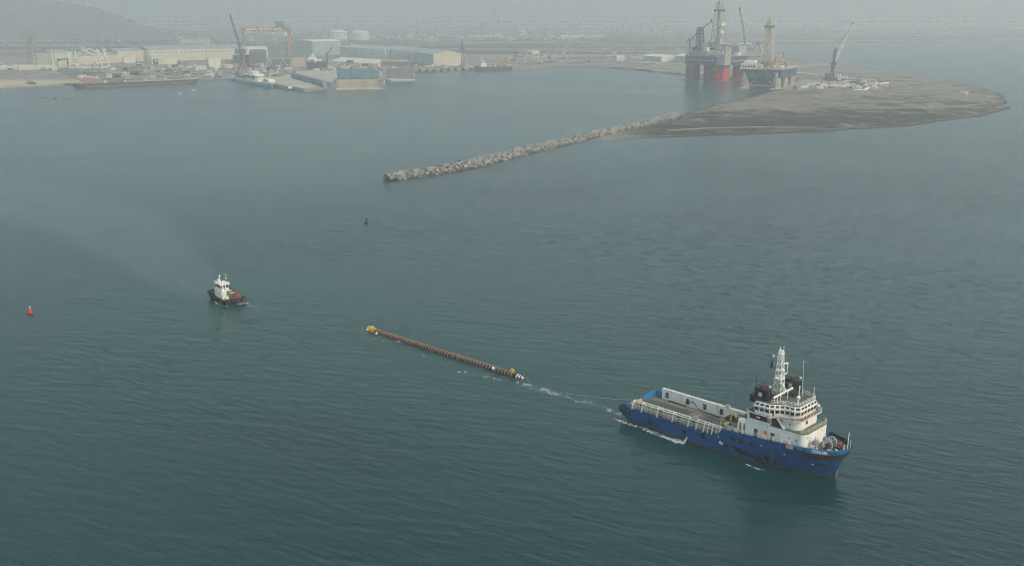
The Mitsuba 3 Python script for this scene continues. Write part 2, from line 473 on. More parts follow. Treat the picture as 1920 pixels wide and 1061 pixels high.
# crash rails: plated wall inside, slanted posts and rails outside
for sd in (-1, 1):
    w = MB()
    x0, x1 = (3.6, 29.6)
    holes = [4.6, 11.0, 16.2, 21.2, 26.6]
    ends = [x0] + [e for h in holes for e in (h, h + 1.15)] + [x1]
    for k in range(0, len(ends), 2):
        w.box(ends[k], ends[k + 1], sd * 5.72 - 0.06, sd * 5.72 + 0.06, 3.3, 6.0)
    for k, h in enumerate(holes):
        w.box(h, h + 1.15, sd * 5.72 - 0.06, sd * 5.72 + 0.06, 5.35, 6.0)
        w.box(h, h + 1.15, sd * 5.72 - 0.06, sd * 5.72 + 0.06, 3.3, 3.75)
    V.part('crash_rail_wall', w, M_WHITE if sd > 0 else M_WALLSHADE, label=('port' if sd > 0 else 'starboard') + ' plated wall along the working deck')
    for h in holes:
        V.part('wall_opening', MB().box(h - 0.01, h + 1.16, sd * 5.86 - 0.03, sd * 5.86 + 0.03, 3.7, 5.4), M_STEELDK)
    V.part('top_rail', MB().box(x0, x1, sd * 5.75 - 0.14, sd * 5.75 + 0.14, 6.0, 6.16).tube((x0, sd * 6.6, 5.95), (x1, sd * 6.6, 5.95), 0.13), M_WHITE)
    V.part('lower_rail', MB().tube((x0, sd * 6.62, 5.2), (x1, sd * 6.62, 5.2), 0.07), M_WHITE)
    for px_ in [3.7, 6.6, 11.4, 16.0, 20.6, 23.0, 25.0, 26.2, 27.4, 29.4]:
        V.part('rail_post', MB().tube((px_, sd * 5.8, 6.1), (px_, sd * 6.5, 6.0), 0.12).tube((px_, sd * 6.5, 6.0), (px_ - 0.2, sd * 6.85, 3.8), 0.14), M_WHITE)
    for k in range(13):
        xx = 5.0 + k * 1.9
        V.part('stiffener', MB().box(xx, xx + 0.1, sd * 5.98 - 0.16, sd * 5.98 + 0.16, 3.9, 5.9), M_CREAM)
    V.part('deck_pipe', MB().tube((4, sd * 6.1, 4.25), (29, sd * 6.1, 4.25), 0.09).tube((4, sd * 6.15, 4.6), (29, sd * 6.15, 4.6), 0.07), M_CREAM)
V.part('hose', MB().path([(11.9, 5.4, 4.6), (13.4, 5.35, 5.1), (15.0, 5.3, 3.9), (16.0, 5.1, 3.5), (19, 4.9, 3.45), (24, 4.95, 3.45)], 0.09), M_RUBBER)
V.part('hose', MB().path([(16.5, -2.2, 3.45), (19, -3.2, 3.45), (22, -3.0, 3.45), (26, -1.2, 3.45)], 0.07), M_RUBBER)
V.part('hose', MB().path([(6.0, 5.2, 3.5), (7.5, 5.0, 3.6), (9.0, 5.2, 3.5), (10.5, 4.9, 3.5), (11.6, 5.3, 3.5)], 0.14), M_RUBBER)
for x, sd in ((23.4, 1), (22.0, -1)):
    rc = MB().box(x - 0.5, x + 0.5, sd * 5.9 - 0.4, sd * 5.9 + 0.4, 6.2, 6.75, 0.1).tube((x, sd * 5.9, 6.7), (x + 0.9, sd * 5.2, 7.3), 0.12)
    V.part('rail_crane', rc, M_PALEOCHRE, label='small ochre travelling crane on the ' + ('port' if sd > 0 else 'starboard') + ' rail')
# stern
V.part('stern_bulwark', MB().hexa([(0.6, -6.2, 3.3), (2.2, -6.4, 3.3), (2.3, -5.3, 3.3), (0.7, -5.2, 3.3), (0.9, -6.1, 4.5), (2.2, -6.3, 4.65), (2.3, -5.5, 4.65), (1.0, -5.4, 4.5)]), M_LTBLUE, label='light blue starboard stern bulwark')
V.part('stern_bulwark', MB().hexa([(0.3, 0.9, 3.3), (1.4, 0.9, 3.3), (1.6, 6.2, 3.3), (0.5, 6.2, 3.3), (0.6, 0.9, 4.3), (1.1, 0.9, 4.3), (1.3, 6.2, 5.0), (0.9, 6.2, 5.0)])
       .hexa([(0.6, 5.9, 3.3), (3.7, 6.3, 3.3), (3.7, 6.6, 3.3), (0.6, 6.3, 3.3), (0.9, 5.9, 5.0), (3.7, 6.2, 5.2), (3.7, 6.5, 5.2), (0.9, 6.2, 5.0)]), M_LTBLUE, label='light blue port stern bulwark sloping down to the roller')
V.part('stern_roller', MB().tube((0.75, -4.6, 3.55), (0.75, 0.8, 3.55), 0.42, n=12), M_ORANGE, smooth=40, label='orange stern roller')
V.part('tow_pin', MB().tube((3.2, -1.2, 3.3), (3.2, -1.2, 4.1), 0.25, n=8).tube((3.2, -2.6, 3.3), (3.2, -2.6, 4.1), 0.25, n=8), M_STEELDK)
for y in (-5.8, -3.8, 4.0, 5.6):
    V.part('stern_fender', MB().torus((-0.15, y, 2.5), 0.62, 0.33, (1, 0, 0)), M_RUBBER, smooth=True)
V.part('stern_fender', MB().tube((-0.1, -6.9, 2.7), (-0.1, -5.2, 2.7), 0.55, n=10).tube((-0.1, -6.9, 3.5), (-0.1, -5.4, 3.5), 0.42, n=10).tube((0.1, -6.9, 2.9), (3.4, -7.05, 2.9), 0.6, n=10).tube((0.0, -6.6, 3.5), (2.0, -6.75, 3.6), 0.35, n=10), M_RUBBER, smooth=40)
# tyre fenders down the starboard side (and their twins to port)
for sd in (-1, 1):
    for s, z in [(33.2, 4.7), (35.4, 4.75), (38.2, 4.9), (9.5, 2.3), (19.5, 2.5), (25.0, 3.0), (31.4, 2.5), (33.6, 2.3), (35.2, 2.2), (36.8, 2.1), (39.0, 1.95), (40.6, 1.9), (42.2, 1.9), (43.8, 1.85)]:
        u = s / 58.9
        y = hull_at(u, z)[1]
        V.part('tyre_fender', MB().torus((s, sd * (y + 0.16), z), 0.46, 0.24, (0, 1, 0), 12, 5), M_RUBBER, smooth=True)
# deck winches and gear before the house
for y, m in ((-2.6, M_YELLOW), (1.8, M_YELLOW)):
    w = MB().tube((28.4, y - 1.1, 4.6), (28.4, y + 1.1, 4.6), 0.55, n=12)
    for e in (-1.2, 1.2):
        w.tube((28.4, y + e - 0.06, 4.6), (28.4, y + e + 0.06, 4.6), 1.15, n=14)
    V.part('winch_drum', w, M_STEELDK, smooth=30)
    V.part('winch_frame', MB().box(27.6, 29.4, y - 1.5, y - 1.3, 3.3, 5.2, 0.05).box(27.6, 29.4, y + 1.3, y + 1.5, 3.3, 5.2, 0.05).tube((27.7, y - 1.4, 5.2), (27.2, y, 6.9), 0.16).tube((27.7, y + 1.4, 5.2), (27.2, y, 6.9), 0.16).tube((29.2, y, 5.3), (27.2, y, 6.9), 0.13), m, label='worn yellow winch frame')
V.part('winch_drum', MB().tube((32.6, -2.0, 7.3), (32.6, 3.4, 7.3), 1.1, n=16).tube((32.6, -2.2, 7.3), (32.6, -2.0, 7.3), 1.6, n=16).tube((32.6, 3.4, 7.3), (32.6, 3.6, 7.3), 1.6, n=16), M_STEELDK, smooth=30)
V.part('winch_frame', MB().box(31.6, 33.8, -2.6, -2.3, 6.15, 8.5).box(31.6, 33.8, 3.7, 4.0, 6.15, 8.5).box(31.9, 32.3, -2.4, 3.8, 8.4, 8.7), M_YELLOW, label='dull yellow towing winch frame abaft the house')
V.part('tyre_heap', MB().torus((24.8, 4.6, 3.9), 0.75, 0.3, (0.4, 0.3, 1)).torus((25.6, 4.3, 4.3), 0.7, 0.3, (0.8, -0.2, 0.6)).torus((26.6, 4.8, 3.8), 0.7, 0.3, (0, 0.3, 1)), M_RUBBER, smooth=True)
V.part('rust_red_buoy', MB().dome((26.5, -6.0, 4.7), 0.85, 10, 4, True), M_RUST, smooth=True, label='rust red round fender in the starboard walkway')
for y in (-4.6, -5.6):
    V.part('vent_post', MB().tube((30.2, y, 3.3), (30.2, y, 7.0), 0.22, n=8).dome((30.2, y, 7.0), 0.36, 8, 3), M_CREAM)
V.part('davit', MB().tube((34.0, -6.2, 6.1), (34.0, -6.3, 8.6), 0.2).tube((35.1, -6.2, 6.1), (35.1, -6.3, 8.6), 0.2).tube((34.0, -6.3, 8.6), (34.4, -5.0, 9.3), 0.2).tube((35.1, -6.3, 8.6), (35.3, -5.0, 9.3), 0.2), M_WHITE)
V.part('rescue_boat', MB().loft([np.array([(33.4 + 0.5 * k * 0.9, -5.4 + r * math.cos(a), 9.0 + 0.75 * r * math.sin(a)) for a in np.linspace(0, 2 * math.pi, 12, endpoint=False)]) for k, r in enumerate([0.25, 0.75, 0.95, 0.95, 0.85, 0.35])]), M_WHITE, smooth=True, label='white covered rescue boat on its davit')
# side railings of the raised deck
for sd in (-1, 1):
    pts = [(s, sd * (hull_at(s / 58.9, z_top(s))[1] - 0.1), z_top(s)) for s in np.linspace(31.6, 47.6, 9)]
    V.part('side_railing', MB().rails(pts, 1.0, 1.9, 0.07, 2), M_WHITE)
    for s in np.linspace(32.0, 47.0, 9):
        y = hull_at(s / 58.9, z_top(s))[1] - 0.22
        V.part('railing_stanchion', MB().tube((s, sd * y, 6.1), (s, sd * y, z_top(s) + 1.0), 0.12), M_CREAM)


def rounded(x0, x1, hy_aft, hy, r, n=5):
    """House plan: square aft corners, rounded forward corners."""
    p = [(x0, -hy_aft)]
    for k in range(n + 1):
        a = -math.pi / 2 + k * math.pi / 2 / n
        p.append((x1 - r + r * math.cos(a), -hy + r + r * math.sin(a)))
    return p + [(x, -y) for x, y in p[::-1]]


T1 = rounded(35.6, 50.5, 5.85, 5.35, 1.3)
T2A = [(36.2, -6.2), (41.9, -6.2), (41.9, 6.2), (36.2, 6.2)]
T2 = rounded(41.9, 48.45, 4.55, 4.55, 1.5)
V.part('deckhouse', MB().prism(T1, 6.15, 9.9), M_WHITE, smooth=30)
d1 = sg.Polygon(T1).buffer(0.12)
V.part('house_deck', MB().prism(d1, 9.9, 10.02), M_DECKGREEN)
V.part('house_railing', MB().rails([(x, y, 10.0) for x, y in T1[1:-1]] + [], 1.0, 1.9, 0.035, 3), M_CREAM)
V.part('bridge_base', MB().prism(T2, 10.02, 12.4), M_WHITE, smooth=30)
V.part('wing_base', MB().prism(T2A, 10.02, 12.4), M_WHITE)
WH = [(38.4, -7.2), (42.2, -6.95), (44.9, -4.95), (47.2, -4.55), (48.15, -3.6)]
WH = WH + [(x, -y) for x, y in WH[::-1]]
bridge_plan = [(36.0, -6.5), (38.4, -7.3), (42.4, -7.1), (43.6, -6.0), (45.4, -5.9), (47.6, -5.5), (49.2, -4.2)]
bridge_plan += [(x, -y) for x, y in bridge_plan[::-1]]
V.part('bridge_deck', MB().prism(bridge_plan, 12.4, 12.56), M_WHITE)
V.part('bridge_deck_cover', MB().prism(sg.Polygon(bridge_plan).buffer(-0.15), 12.56, 12.6), M_MAROON)
V.part('bridge_railing', MB().rails([(x, y, 12.56) for x, y in bridge_plan[3:-3]], 1.05, 1.5, 0.035, 3), M_CREAM)


def ring(poly, grow, z):
    c = np.array([43.5, 0])
    p = np.array(poly, float)
    d = p - c
    d /= np.linalg.norm(d, axis=1)[:, None]
    return np.column_stack([p + d * grow, np.full(len(p), z)])


R0, R1, R2, R3 = ring(WH, -0.25, 12.6), ring(WH, 0.05, 14.3), ring(WH, 0.22, 14.55), ring(WH, -0.35, 15.35)
V.part('wheelhouse', MB().loft([R0, R1, R2, R3]), M_WHITE)
V.part('wheelhouse_roof', MB().prism([tuple(q[:2]) for q in ring(WH, -0.5, 0)], 15.36, 15.45), M_DECKGREY)


def panes(lo, hi, counts, f0, f1, name):
    for k, c in enumerate(counts):
        a0, a1, b0, b1 = lo[k], lo[k + 1], hi[k], hi[k + 1]
        for i in range(c):
            g0, g1 = (i + 0.13) / c, (i + 0.87) / c
            q = []
            for f in (f0, f1):
                p0 = a0 + (b0 - a0) * f
                p1 = a1 + (b1 - a1) * f
                q.append((p0 + (p1 - p0) * g0, p0 + (p1 - p0) * g1))
            n = np.cross(q[0][1] - q[0][0], q[1][0] - q[0][0])
            n /= np.linalg.norm(n)
            base = [q[0][0], q[0][1], q[1][1], q[1][0]]
            V.part(name, MB().hexa([b_ - n * 0.02 for b_ in base] + [b_ + n * 0.035 for b_ in base]), M_GLASS)


panes(R0, R1, [3, 3, 2, 1, 5, 1, 2, 3, 3], 0.46, 0.92, 'bridge_window')
panes(R2, R3, [3, 3, 2, 1, 5, 1, 2, 3, 3], 0.22, 0.78, 'upper_window')
V.part('roof_railing', MB().rails([tuple(q) for q in ring(WH, -0.5, 15.45)[1:-1]], 0.9, 1.3, 0.04, 3), M_WHITE)
# doors, portholes and boards on the house
for x, z, w, h in ((37.9, 6.2, 0.9, 2.0), (42.2, 6.2, 0.9, 2.1)):
    V.part('door', MB().box(x, x + w, -5.87 + 0.035 * (x - 36) - 0.05, -5.7 + 0.035 * (x - 36), z, z + h), M_STEELDK)
V.part('wing_shadow_box', MB().box(41.95, 44.1, -5.2, -4.6, 10.05, 12.35), M_STEELDK)  # dark box standing in for the shadow under the bridge wing
V.part('ladder', MB().path([(45.4, -5.3, 10.05), (43.4, -5.5, 12.5)], 0.16).path([(45.4, -5.75, 10.05), (43.4, -5.95, 12.5)], 0.1), M_WHITE)
for s in (44.4, 46.6, 48.4):
    V.part('porthole', MB().tube((s, -5.30, 8.2), (s, -5.45, 8.2), 0.2, n=10), M_STEELDK)
V.part('porthole', MB().tube((46.2, -4.5, 11.2), (46.2, -4.66, 11.2), 0.2, n=10), M_STEELDK)
V.part('front_window', MB().box(48.4, 48.52, -1.6, -0.8, 10.9, 11.7), M_MAROON, label='square brown framed window in the bridge front')
V.part('front_window_pane', MB().box(48.5, 48.56, -1.42, -0.98, 11.07, 11.53), M_GLASS)
for y, z in ((-3.4, 8.9), (-3.4, 8.2), (-3.4, 7.5), (2.6, 8.9), (-4.2, 9.0)):
    V.part('porthole', MB().tube((50.4, y, z), (50.56, y, z), 0.14, n=8), M_STEELDK)
V.part('wind_screen_board', MB().box(36.8, 41.4, -6.34, -6.22, 10.75, 12.1), M_MAROON, label='dark maroon board along the starboard bridge wing')
V.part('board_mark', MB().box(38.7, 39.5, -6.38, -6.34, 11.2, 11.6), M_WHITE)
V.part('warning_board', MB().box(42.5, 43.1, -6.45, -6.35, 12.75, 13.4), M_RED)
V.part('life_ring', MB().torus((41.8, -6.35, 11.2), 0.34, 0.11, (0, 1, 0), 12, 5), M_RED, smooth=True)
V.part('life_ring', MB().torus((40.9, -5.95, 8.0), 0.34, 0.11, (0, 1, 0), 12, 5), M_RED, smooth=True)
V.part('notice_board', MB().box(46.6, 48.4, -6.6, -6.5, 6.3, 7.1), mat('board_pink', (0.50, 0.31, 0.24), 0.6, vary=0.5, vs=0.4), label='faded orange and white notice board at the rail')
# funnels with ring emblem
for sd, x in ((-1, 38.0), (1, 39.9)):
    y = sd * 5.1
    fm = MB().hexa([(x - 0.4, y - 0.9, 14.2), (x + 3.0, y - 0.9, 14.2), (x + 3.0, y + 0.9, 14.2), (x - 0.4, y + 0.9, 14.2), (x - 0.5, y - 0.9, 18.3), (x + 2.9, y - 0.9, 18.0), (x + 2.9, y + 0.9, 18.0), (x - 0.5, y + 0.9, 18.3)])
    k = V.part('funnel', fm, M_BLACK, label='black funnel ' + ('with a white ring emblem, to starboard' if sd < 0 else 'to port'))
    yo = y - 0.96
    V.part('funnel_emblem', MB().torus((x + 1.0, yo, 16.8), 0.42, 0.075, (0, 1, 0), 18, 5).box(x + 0.62, x + 1.38, yo - 0.05, yo + 0.02, 16.72, 16.88), M_WHITE, under=k)
    for q in (0.6, 1.3):
        V.part('exhaust_pipe', MB().tube((x + q, y, 17.8), (x + q - 0.2, y, 18.7), 0.17, n=8), M_STEELDK, under=k)
    mx = x + 2.3
    V.part('fire_monitor', MB().tube((mx, y, 17.8), (mx, y, 18.6), 0.14).tube((mx - 0.3, y, 18.9), (mx + 0.7, y - 0.5, 19.05), 0.28, 0.2, 8).dome((mx - 0.3, y, 18.9), 0.34, 8, 3, True), M_DKRED, smooth=40, label='red fire monitor on the ' + ('starboard' if sd < 0 else 'port') + ' funnel')
    V.part('monitor_nozzle', MB().tube((mx + 0.7, y - 0.5, 19.05), (mx + 1.2, y - 0.75, 19.2), 0.2, n=8), M_WHITE)
    if sd < 0:
        V.part('funnel_casing', MB().box(x - 1.7, x - 0.6, y - 0.9, y + 0.9, 14.6, 16.2, 0.1), M_BLACK)
# lattice mast
c = np.array([40.2, 0.2])
mast = V.part('mast', MB().lattice([(c[0] + a * 1.0, c[1] + b * 0.95, 15.4) for a, b in ((-1, -1), (1, -1), (1, 1), (-1, 1))], [(c[0] + a * 0.38, c[1] + b * 0.4, 26.0) for a, b in ((-1, -1), (1, -1), (1, 1), (-1, 1))], 0.11, 7, 0.065), M_WHITE, label='white lattice mast above the wheelhouse')
for z, w in ((19.3, 0.95), (21.3, 0.85), (25.3, 0.65)):
    V.part('platform', MB().box(c[0] - w, c[0] + w, c[1] - w, c[1] + w, z, z + 0.1), M_WHITE, under=mast)
V.part('yard', MB().tube((c[0], c[1], 22.6), (c[0] + 0.6, c[1] + 2.3, 22.7), 0.16).tube((c[0], c[1], 20.1), (c[0] + 0.5, c[1] + 2.2, 20.2), 0.16).tube((c[0] + 0.6, c[1] + 2.2, 20.2), (c[0] + 0.6, c[1] + 2.2, 22.7), 0.09), M_WHITE, under=mast)
V.part('radar_scanner', MB().cbox((c[0] + 0.9, c[1] - 0.3, 21.75), (0.3, 2.4, 0.22), 0.6).tube((c[0] + 0.9, c[1] - 0.3, 21.3), (c[0] + 0.9, c[1] - 0.3, 21.7), 0.2), M_WHITE, under=mast)
V.part('crow_nest', MB().torus((c[0], c[1], 26.0), 0.55, 0.1, (0, 0, 1)).tube((c[0] - 0.4, c[1], 26), (c[0] - 0.4, c[1], 27.0), 0.06).tube((c[0] + 0.4, c[1] + 0.3, 26), (c[0] + 0.4, c[1] + 0.3, 27.2), 0.05).tube((c[0], c[1] - 0.4, 26), (c[0], c[1] - 0.4, 26.7), 0.05), M_WHITE, under=mast)
V.part('signal_lamp', MB().box(c[0] - 2.0, c[0] - 1.5, c[1] - 0.5, c[1] - 0.2, 24.2, 24.7).tube((c[0] - 1.7, c[1] - 0.3, 24.5), (c[0], c[1], 24.6), 0.06), M_WHITE, under=mast)
V.part('mast_flag', MB().box(c[0] - 2.2, c[0] - 1.7, c[1] - 0.5, c[1] - 0.46, 21.6, 23.0), M_BLACK, label='small dark flag at the mast')
V.part('stay', MB().tube((c[0] + 0.3, c[1], 23.5), (44.5, 3.2, 16.3), 0.035).tube((c[0] - 1.9, c[1] - 0.4, 24.2), (38.2, -4.2, 16.2), 0.03), M_STEELDK, under=mast)
# roof gear
V.part('roof_boom', MB().tube((42.2, -5.6, 16.7), (43.6, 0.3, 17.9), 0.24, n=8).tube((42.9, -1.4, 17.5), (41.4, -0.6, 18.5), 0.2, n=6), M_WHITE, smooth=40, label='white boom lying across the wheelhouse roof')
for t_ in (0.05, 0.22, 0.38, 0.75):
    p = np.array([42.2, -5.6, 16.7]) * (1 - t_) + np.array([43.6, 0.3, 17.9]) * t_
    V.part('boom_post', MB().tube((p[0], p[1], 15.4), p, 0.1), M_WHITE)
V.part('antenna', MB().tube((44.6, 3.1, 15.4), (44.4, 3.1, 24.0), 0.07, 0.04), M_WHITE)
V.part('antenna', MB().tube((44.3, 2.2, 15.4), (44.3, 2.2, 18.0), 0.14), M_WHITE)
V.part('antenna', MB().tube((47.6, 2.9, 15.4), (47.6, 2.9, 18.6), 0.06), M_WHITE)
V.part('antenna', MB().tube((47.2, 2.4, 15.4), (47.2, 2.4, 18.0), 0.05), M_STEELDK)
V.part('antenna', MB().tube((37.0, -4.3, 15.4), (36.8, -4.3, 20.5), 0.06), M_STEELDK)
V.part('antenna', MB().tube((44.0, 0.9, 15.4), (44.0, 0.9, 18.4), 0.16, n=8), M_STEELDK)
V.part('searchlight', MB().tube((46.9, -2.9, 15.4), (46.9, -2.9, 17.0), 0.16).dome((46.9, -2.9, 17.3), 0.42, 10, 4, True), M_WHITE, smooth=40)
V.part('searchlight', MB().tube((47.9, 3.4, 13.6), (48.4, 3.4, 13.9), 0.2).dome((48.6, 3.6, 14.0), 0.35, 10, 4, True), M_WHITE, smooth=40)
V.part('roof_locker', MB().box(41.6, 43.6, 1.0, 3.4, 15.45, 16.4, 0.06), M_STEELDK)
V.part('roof_locker', MB().box(40.2, 41.4, -3.6, -1.8, 15.45, 16.7, 0.06), M_DECKGREY)
V.part('roof_frame', MB().tube((39, -3.4, 17.2), (42, 3.0, 18.3), 0.09).tube((39, -3.4, 15.4), (39, -3.4, 17.2), 0.08).tube((42, 3, 15.4), (42, 3, 18.3), 0.08), M_STEELDK)
# forecastle gear
for x, y in ((51.8, -3.0), (52.6, 0.6)):
    k = V.part('capstan', MB().tube((x, y, 6.15), (x, y, 7.7), 0.72, 0.62, 14), M_WHITE, smooth=40)
    V.part('capstan_cap', MB().tube((x, y, 7.7), (x, y, 8.0), 0.85, 0.8, 14).dome((x, y, 8.0), 0.8, 12, 3, sz=0.6).tube((x, y, 8.3), (x, y, 9.2), 0.07), M_GREYBLUE, smooth=40, under=k, label='grey violet cap')
w = MB()
for e in (-1.0, 0.9):
    w.torus((53.9, 0.2 + e, 7.6), 1.15, 0.13, (0.25, 1, 0), 20, 5)
    for a in range(3):
        ca, sa = math.cos(a * math.pi / 3), math.sin(a * math.pi / 3)
        w.tube((53.9 - 1.1 * ca, 0.2 + e, 7.6 - 1.1 * sa), (53.9 + 1.1 * ca, 0.2 + e, 7.6 + 1.1 * sa), 0.08)
V.part('windlass_wheel', w, M_CREAM, smooth=40, label='pale spoked windlass wheels')
V.part('windlass', MB().tube((53.9, -1.4, 7.4), (53.9, 1.6, 7.4), 0.5, n=12).box(53.2, 54.8, -1.7, 1.9, 6.15, 6.9, 0.1).box(54.8, 55.8, -0.9, -0.2, 6.15, 6.8).box(54.8, 55.8, 0.7, 1.4, 6.15, 6.8), M_STEELDK, smooth=30)
V.part('mooring_bitt', MB().tube((55.4, 2.0, 6.15), (55.4, 2.0, 7.0), 0.26, n=8).tube((56.1, 1.7, 6.15), (56.1, 1.7, 7.0), 0.26, n=8).dome((55.0, 2.6, 6.6), 0.7, 8, 3), M_RED, smooth=40, label='dark red bitts on the forecastle')
for x, y in ((56.2, -1.6), (56.9, 0.6), (56.4, 1.9)):
    V.part('mooring_bitt', MB().tube((x, y, 6.15), (x, y, 7.0), 0.2, n=8).dome((x, y, 7.0), 0.3, 8, 3), M_CREAM, smooth=40)
V.part('rope_pile', MB().torus((55.0, -2.2, 6.4), 0.6, 0.2, (0, 0, 1)).torus((55.0, -2.2, 6.7), 0.5, 0.18, (0.1, 0, 1)), M_ROPE, smooth=True)
net = MB()
for u in np.linspace(0.88, 0.985, 12):
    x, y = hull_at(u, 7.4, -0.3)
    net.torus((x, y, 7.3 + 0.2 * rnd.random()), 0.42, 0.22, (rnd.random() - 0.5, 1, 0.3), 10, 5)
V.part('tyre_string', net, M_RUBBER, smooth=True, label='black tyres slung inside the port bow bulwark')
V.part('jack_staff', MB().tube((57.9, 0.2, 7.3), (58.0, 0.2, 11.2), 0.11, 0.07).tube((58.3, 0.7, 7.6), (58.3, 0.7, 9.2), 0.06), M_WHITE)
for x in (50.9, 57.0):
    V.part('fairlead', MB().tube((x, -(hull_at(x / 58.9, 7.0)[1] - 0.1), z_top(x) - 0.45), (x, -(hull_at(x / 58.9, 7.0)[1] + 0.07), z_top(x) - 0.45), 0.22, n=10), M_STEELDK)
V.part('deck_ring', MB().torus((53.0, -4.3, 7.3), 0.5, 0.12, (0.3, 1, 0.2), 14, 5), M_DECKGREY, smooth=True)
# hull marks
for u_, z_, sz in ((0.953, 3.2, 0.9), (0.938, 3.2, 0.6)):
    x, y = hull_at(u_, z_)
    V.part('anchor_pocket', MB().hexa([(x - sz, -hull_at(u_ - sz / 58.9, z_ - 0.4)[1] - 0.05, z_ - 0.4), (x + sz, -hull_at(min(u_ + sz / 58.9, 1), z_ - 0.4)[1] - 0.05, z_ - 0.4), (x + sz, -hull_at(min(u_ + sz / 58.9, 1), z_ - 0.4)[1] + 0.3, z_ - 0.4), (x - sz, -hull_at(u_ - sz / 58.9, z_ - 0.4)[1] + 0.3, z_ - 0.4),
                                    (x - sz, -hull_at(u_ - sz / 58.9, z_ + 0.5)[1] - 0.05, z_ + 0.5), (x + sz, -hull_at(min(u_ + sz / 58.9, 1), z_ + 0.5)[1] - 0.05, z_ + 0.5), (x + sz, -hull_at(min(u_ + sz / 58.9, 1), z_ + 0.5)[1] + 0.3, z_ + 0.5), (x - sz, -hull_at(u_ - sz / 58.9, z_ + 0.5)[1] + 0.3, z_ + 0.5)]), M_FENDERBROWN)


def on_hull(text, s0, z0, h, m, name, side=-1, slope=0.0, bold=True, label=None, squeeze=1.0):
    tm = meshkit.text_mesh(text, h, 0.02, bold)
    tm = trimesh.Trimesh(*trimesh.remesh.subdivide_to_size(tm.vertices, tm.faces, 0.5), process=False)
    v = np.array(tm.vertices)
    out = []
    for a, b, d in v:
        s, z = s0 + a * squeeze, z0 + b + slope * a * squeeze
        u = min(s / s_end(z), 0.999)
        x, y = hull_at(u, z)
        out.append((x, side * (y + 0.045 + d), z))
    V.part(name, MB().add(out, tm.faces), m, label=label)


on_hull('TÜRKAN', 52.2, 6.32, 0.84, mat('letter_white', (0.85, 0.87, 0.88), 0.5), 'ship_name', slope=0.02, squeeze=0.66, label='white ship name on the bow')
for k, (s, z) in enumerate([(40.6, 5.1), (46.2, 4.4)]):
    V.part('hull_mark', MB().cbox((s, -hull_at(s / 58.0, z)[1] - 0.03, z), (0.3, 0.06, 0.3)), M_WHITE)
x, y = hull_at(0.915, 2.9)
V.part('thruster_mark', MB().hexa([(x - 0.45, -y - 0.10, 2.9), (x, -y + 0.06, 2.65), (x + 0.0, -y + 0.2, 2.65), (x - 0.4, -y + 0.1, 2.9), (x, -y - 0.02, 3.15), (x + 0.45, -y + 0.12, 2.9), (x + 0.45, -y + 0.3, 2.9), (x, -y + 0.15, 3.15)]), M_WHITE)
for k in range(3):
    s = 29.6 + 0.55 * k
    V.part('draught_mark', MB().box(s, s + (0.12 if k == 2 else 0.4), -6.97, -6.91, 2.3, 3.1 if k != 1 else 2.75), M_WHITE)
V.part('stem_ladder', MB().tube((56.0, -0.35, 0.3), (56.3, -0.3, 2.0), 0.05), M_CREAM)
V.part('water_jet', MB().tube((20.6, -7.05, 1.3), (20.3, -7.9, 0.05), 0.14, 0.3, 6), M_FOAM, label='white water running out of the hull side')

# ------------------------------------------------------------------ the towed ribbed pipe, tow lines, floats
PA, PB = at(692, 619), at(985, 712)
PIPE_ANG = math.atan2(PB[1] - PA[1], PB[0] - PA[0])
PIPE_L = float(np.hypot(*(PB - PA)[:2]))
M_PIPE = mat('pipe_steel', (0.03, 0.022, 0.019), 0.8, vary=0.4, vs=0.8)
M_RIB = mat('pipe_rib', (0.31, 0.20, 0.135), 0.75, vary=0.35, vs=0.7)
TP = Thing('towed_pipe', 'long rusty ribbed steel pipe floating under tow between the tug and the supply vessel', 'pipe', (PA[0], PA[1], 0.25), PIPE_ANG)
TP.part('pipe_body', MB().tube((2.6, 0, 0), (PIPE_L - 2.0, 0, 0), 0.55, n=20), M_PIPE, smooth=40)
NR = 50
for i in range(NR):
    x = 3.4 + (PIPE_L - 8.4) * i / (NR - 1)
    TP.part('rib', MB().torus((x, 0.03 * rnd.gauss(0, 1), 0.02 * rnd.gauss(0, 1)), 0.80, 0.15, (1, 0.05 * rnd.gauss(0, 1), 0.06 * rnd.gauss(0, 1)), 18, 5), M_RIB, smooth=True)
TP.part('end_can', MB().tube((0.2, 0, 0.15), (3.0, 0, 0.15), 1.08, n=22).tube((-0.3, 0, 0.15), (0.2, 0, 0.15), 0.8, 1.08, 22), M_YELLOW, smooth=40, label='yellow can at the aft end of the pipe')
TP.part('can_lug', MB().box(1.6, 2.0, -0.15, 0.15, 1.1, 1.7).box(0.4, 0.7, -1.45, -1.0, 0.1, 0.5).box(-0.5, -0.2, -0.2, 0.2, 0.4, 1.0), M_WHITE)
TP.part('pipe_stringer', MB().tube((3.2, 0.3, 0.84), (PIPE_L - 4, 0.3, 0.84), 0.06).tube((3.2, -0.7, 0.5), (PIPE_L - 4, -0.7, 0.5), 0.05), M_RIB)
TP.part('valve_box', MB().box(PIPE_L - 6.2, PIPE_L - 5.0, 0.0, 0.95, 0.65, 1.45, 0.08).tube((PIPE_L - 5.6, 0.5, 1.4), (PIPE_L - 5.6, 0.5, 1.8), 0.14), M_YELLOW, label='yellow box on the fore end of the pipe')
for i in range(6):
    x = PIPE_L - 3.4 + 0.4 * i
    r = 0.9 - 0.09 * i
    TP.part('striped_cone', MB().tube((x, 0, 0.05), (x + 0.4, 0, 0.02), r, r - 0.1, 18), M_WHITE if i % 2 else M_BLACK, smooth=40, label='black and white striped nose ring')
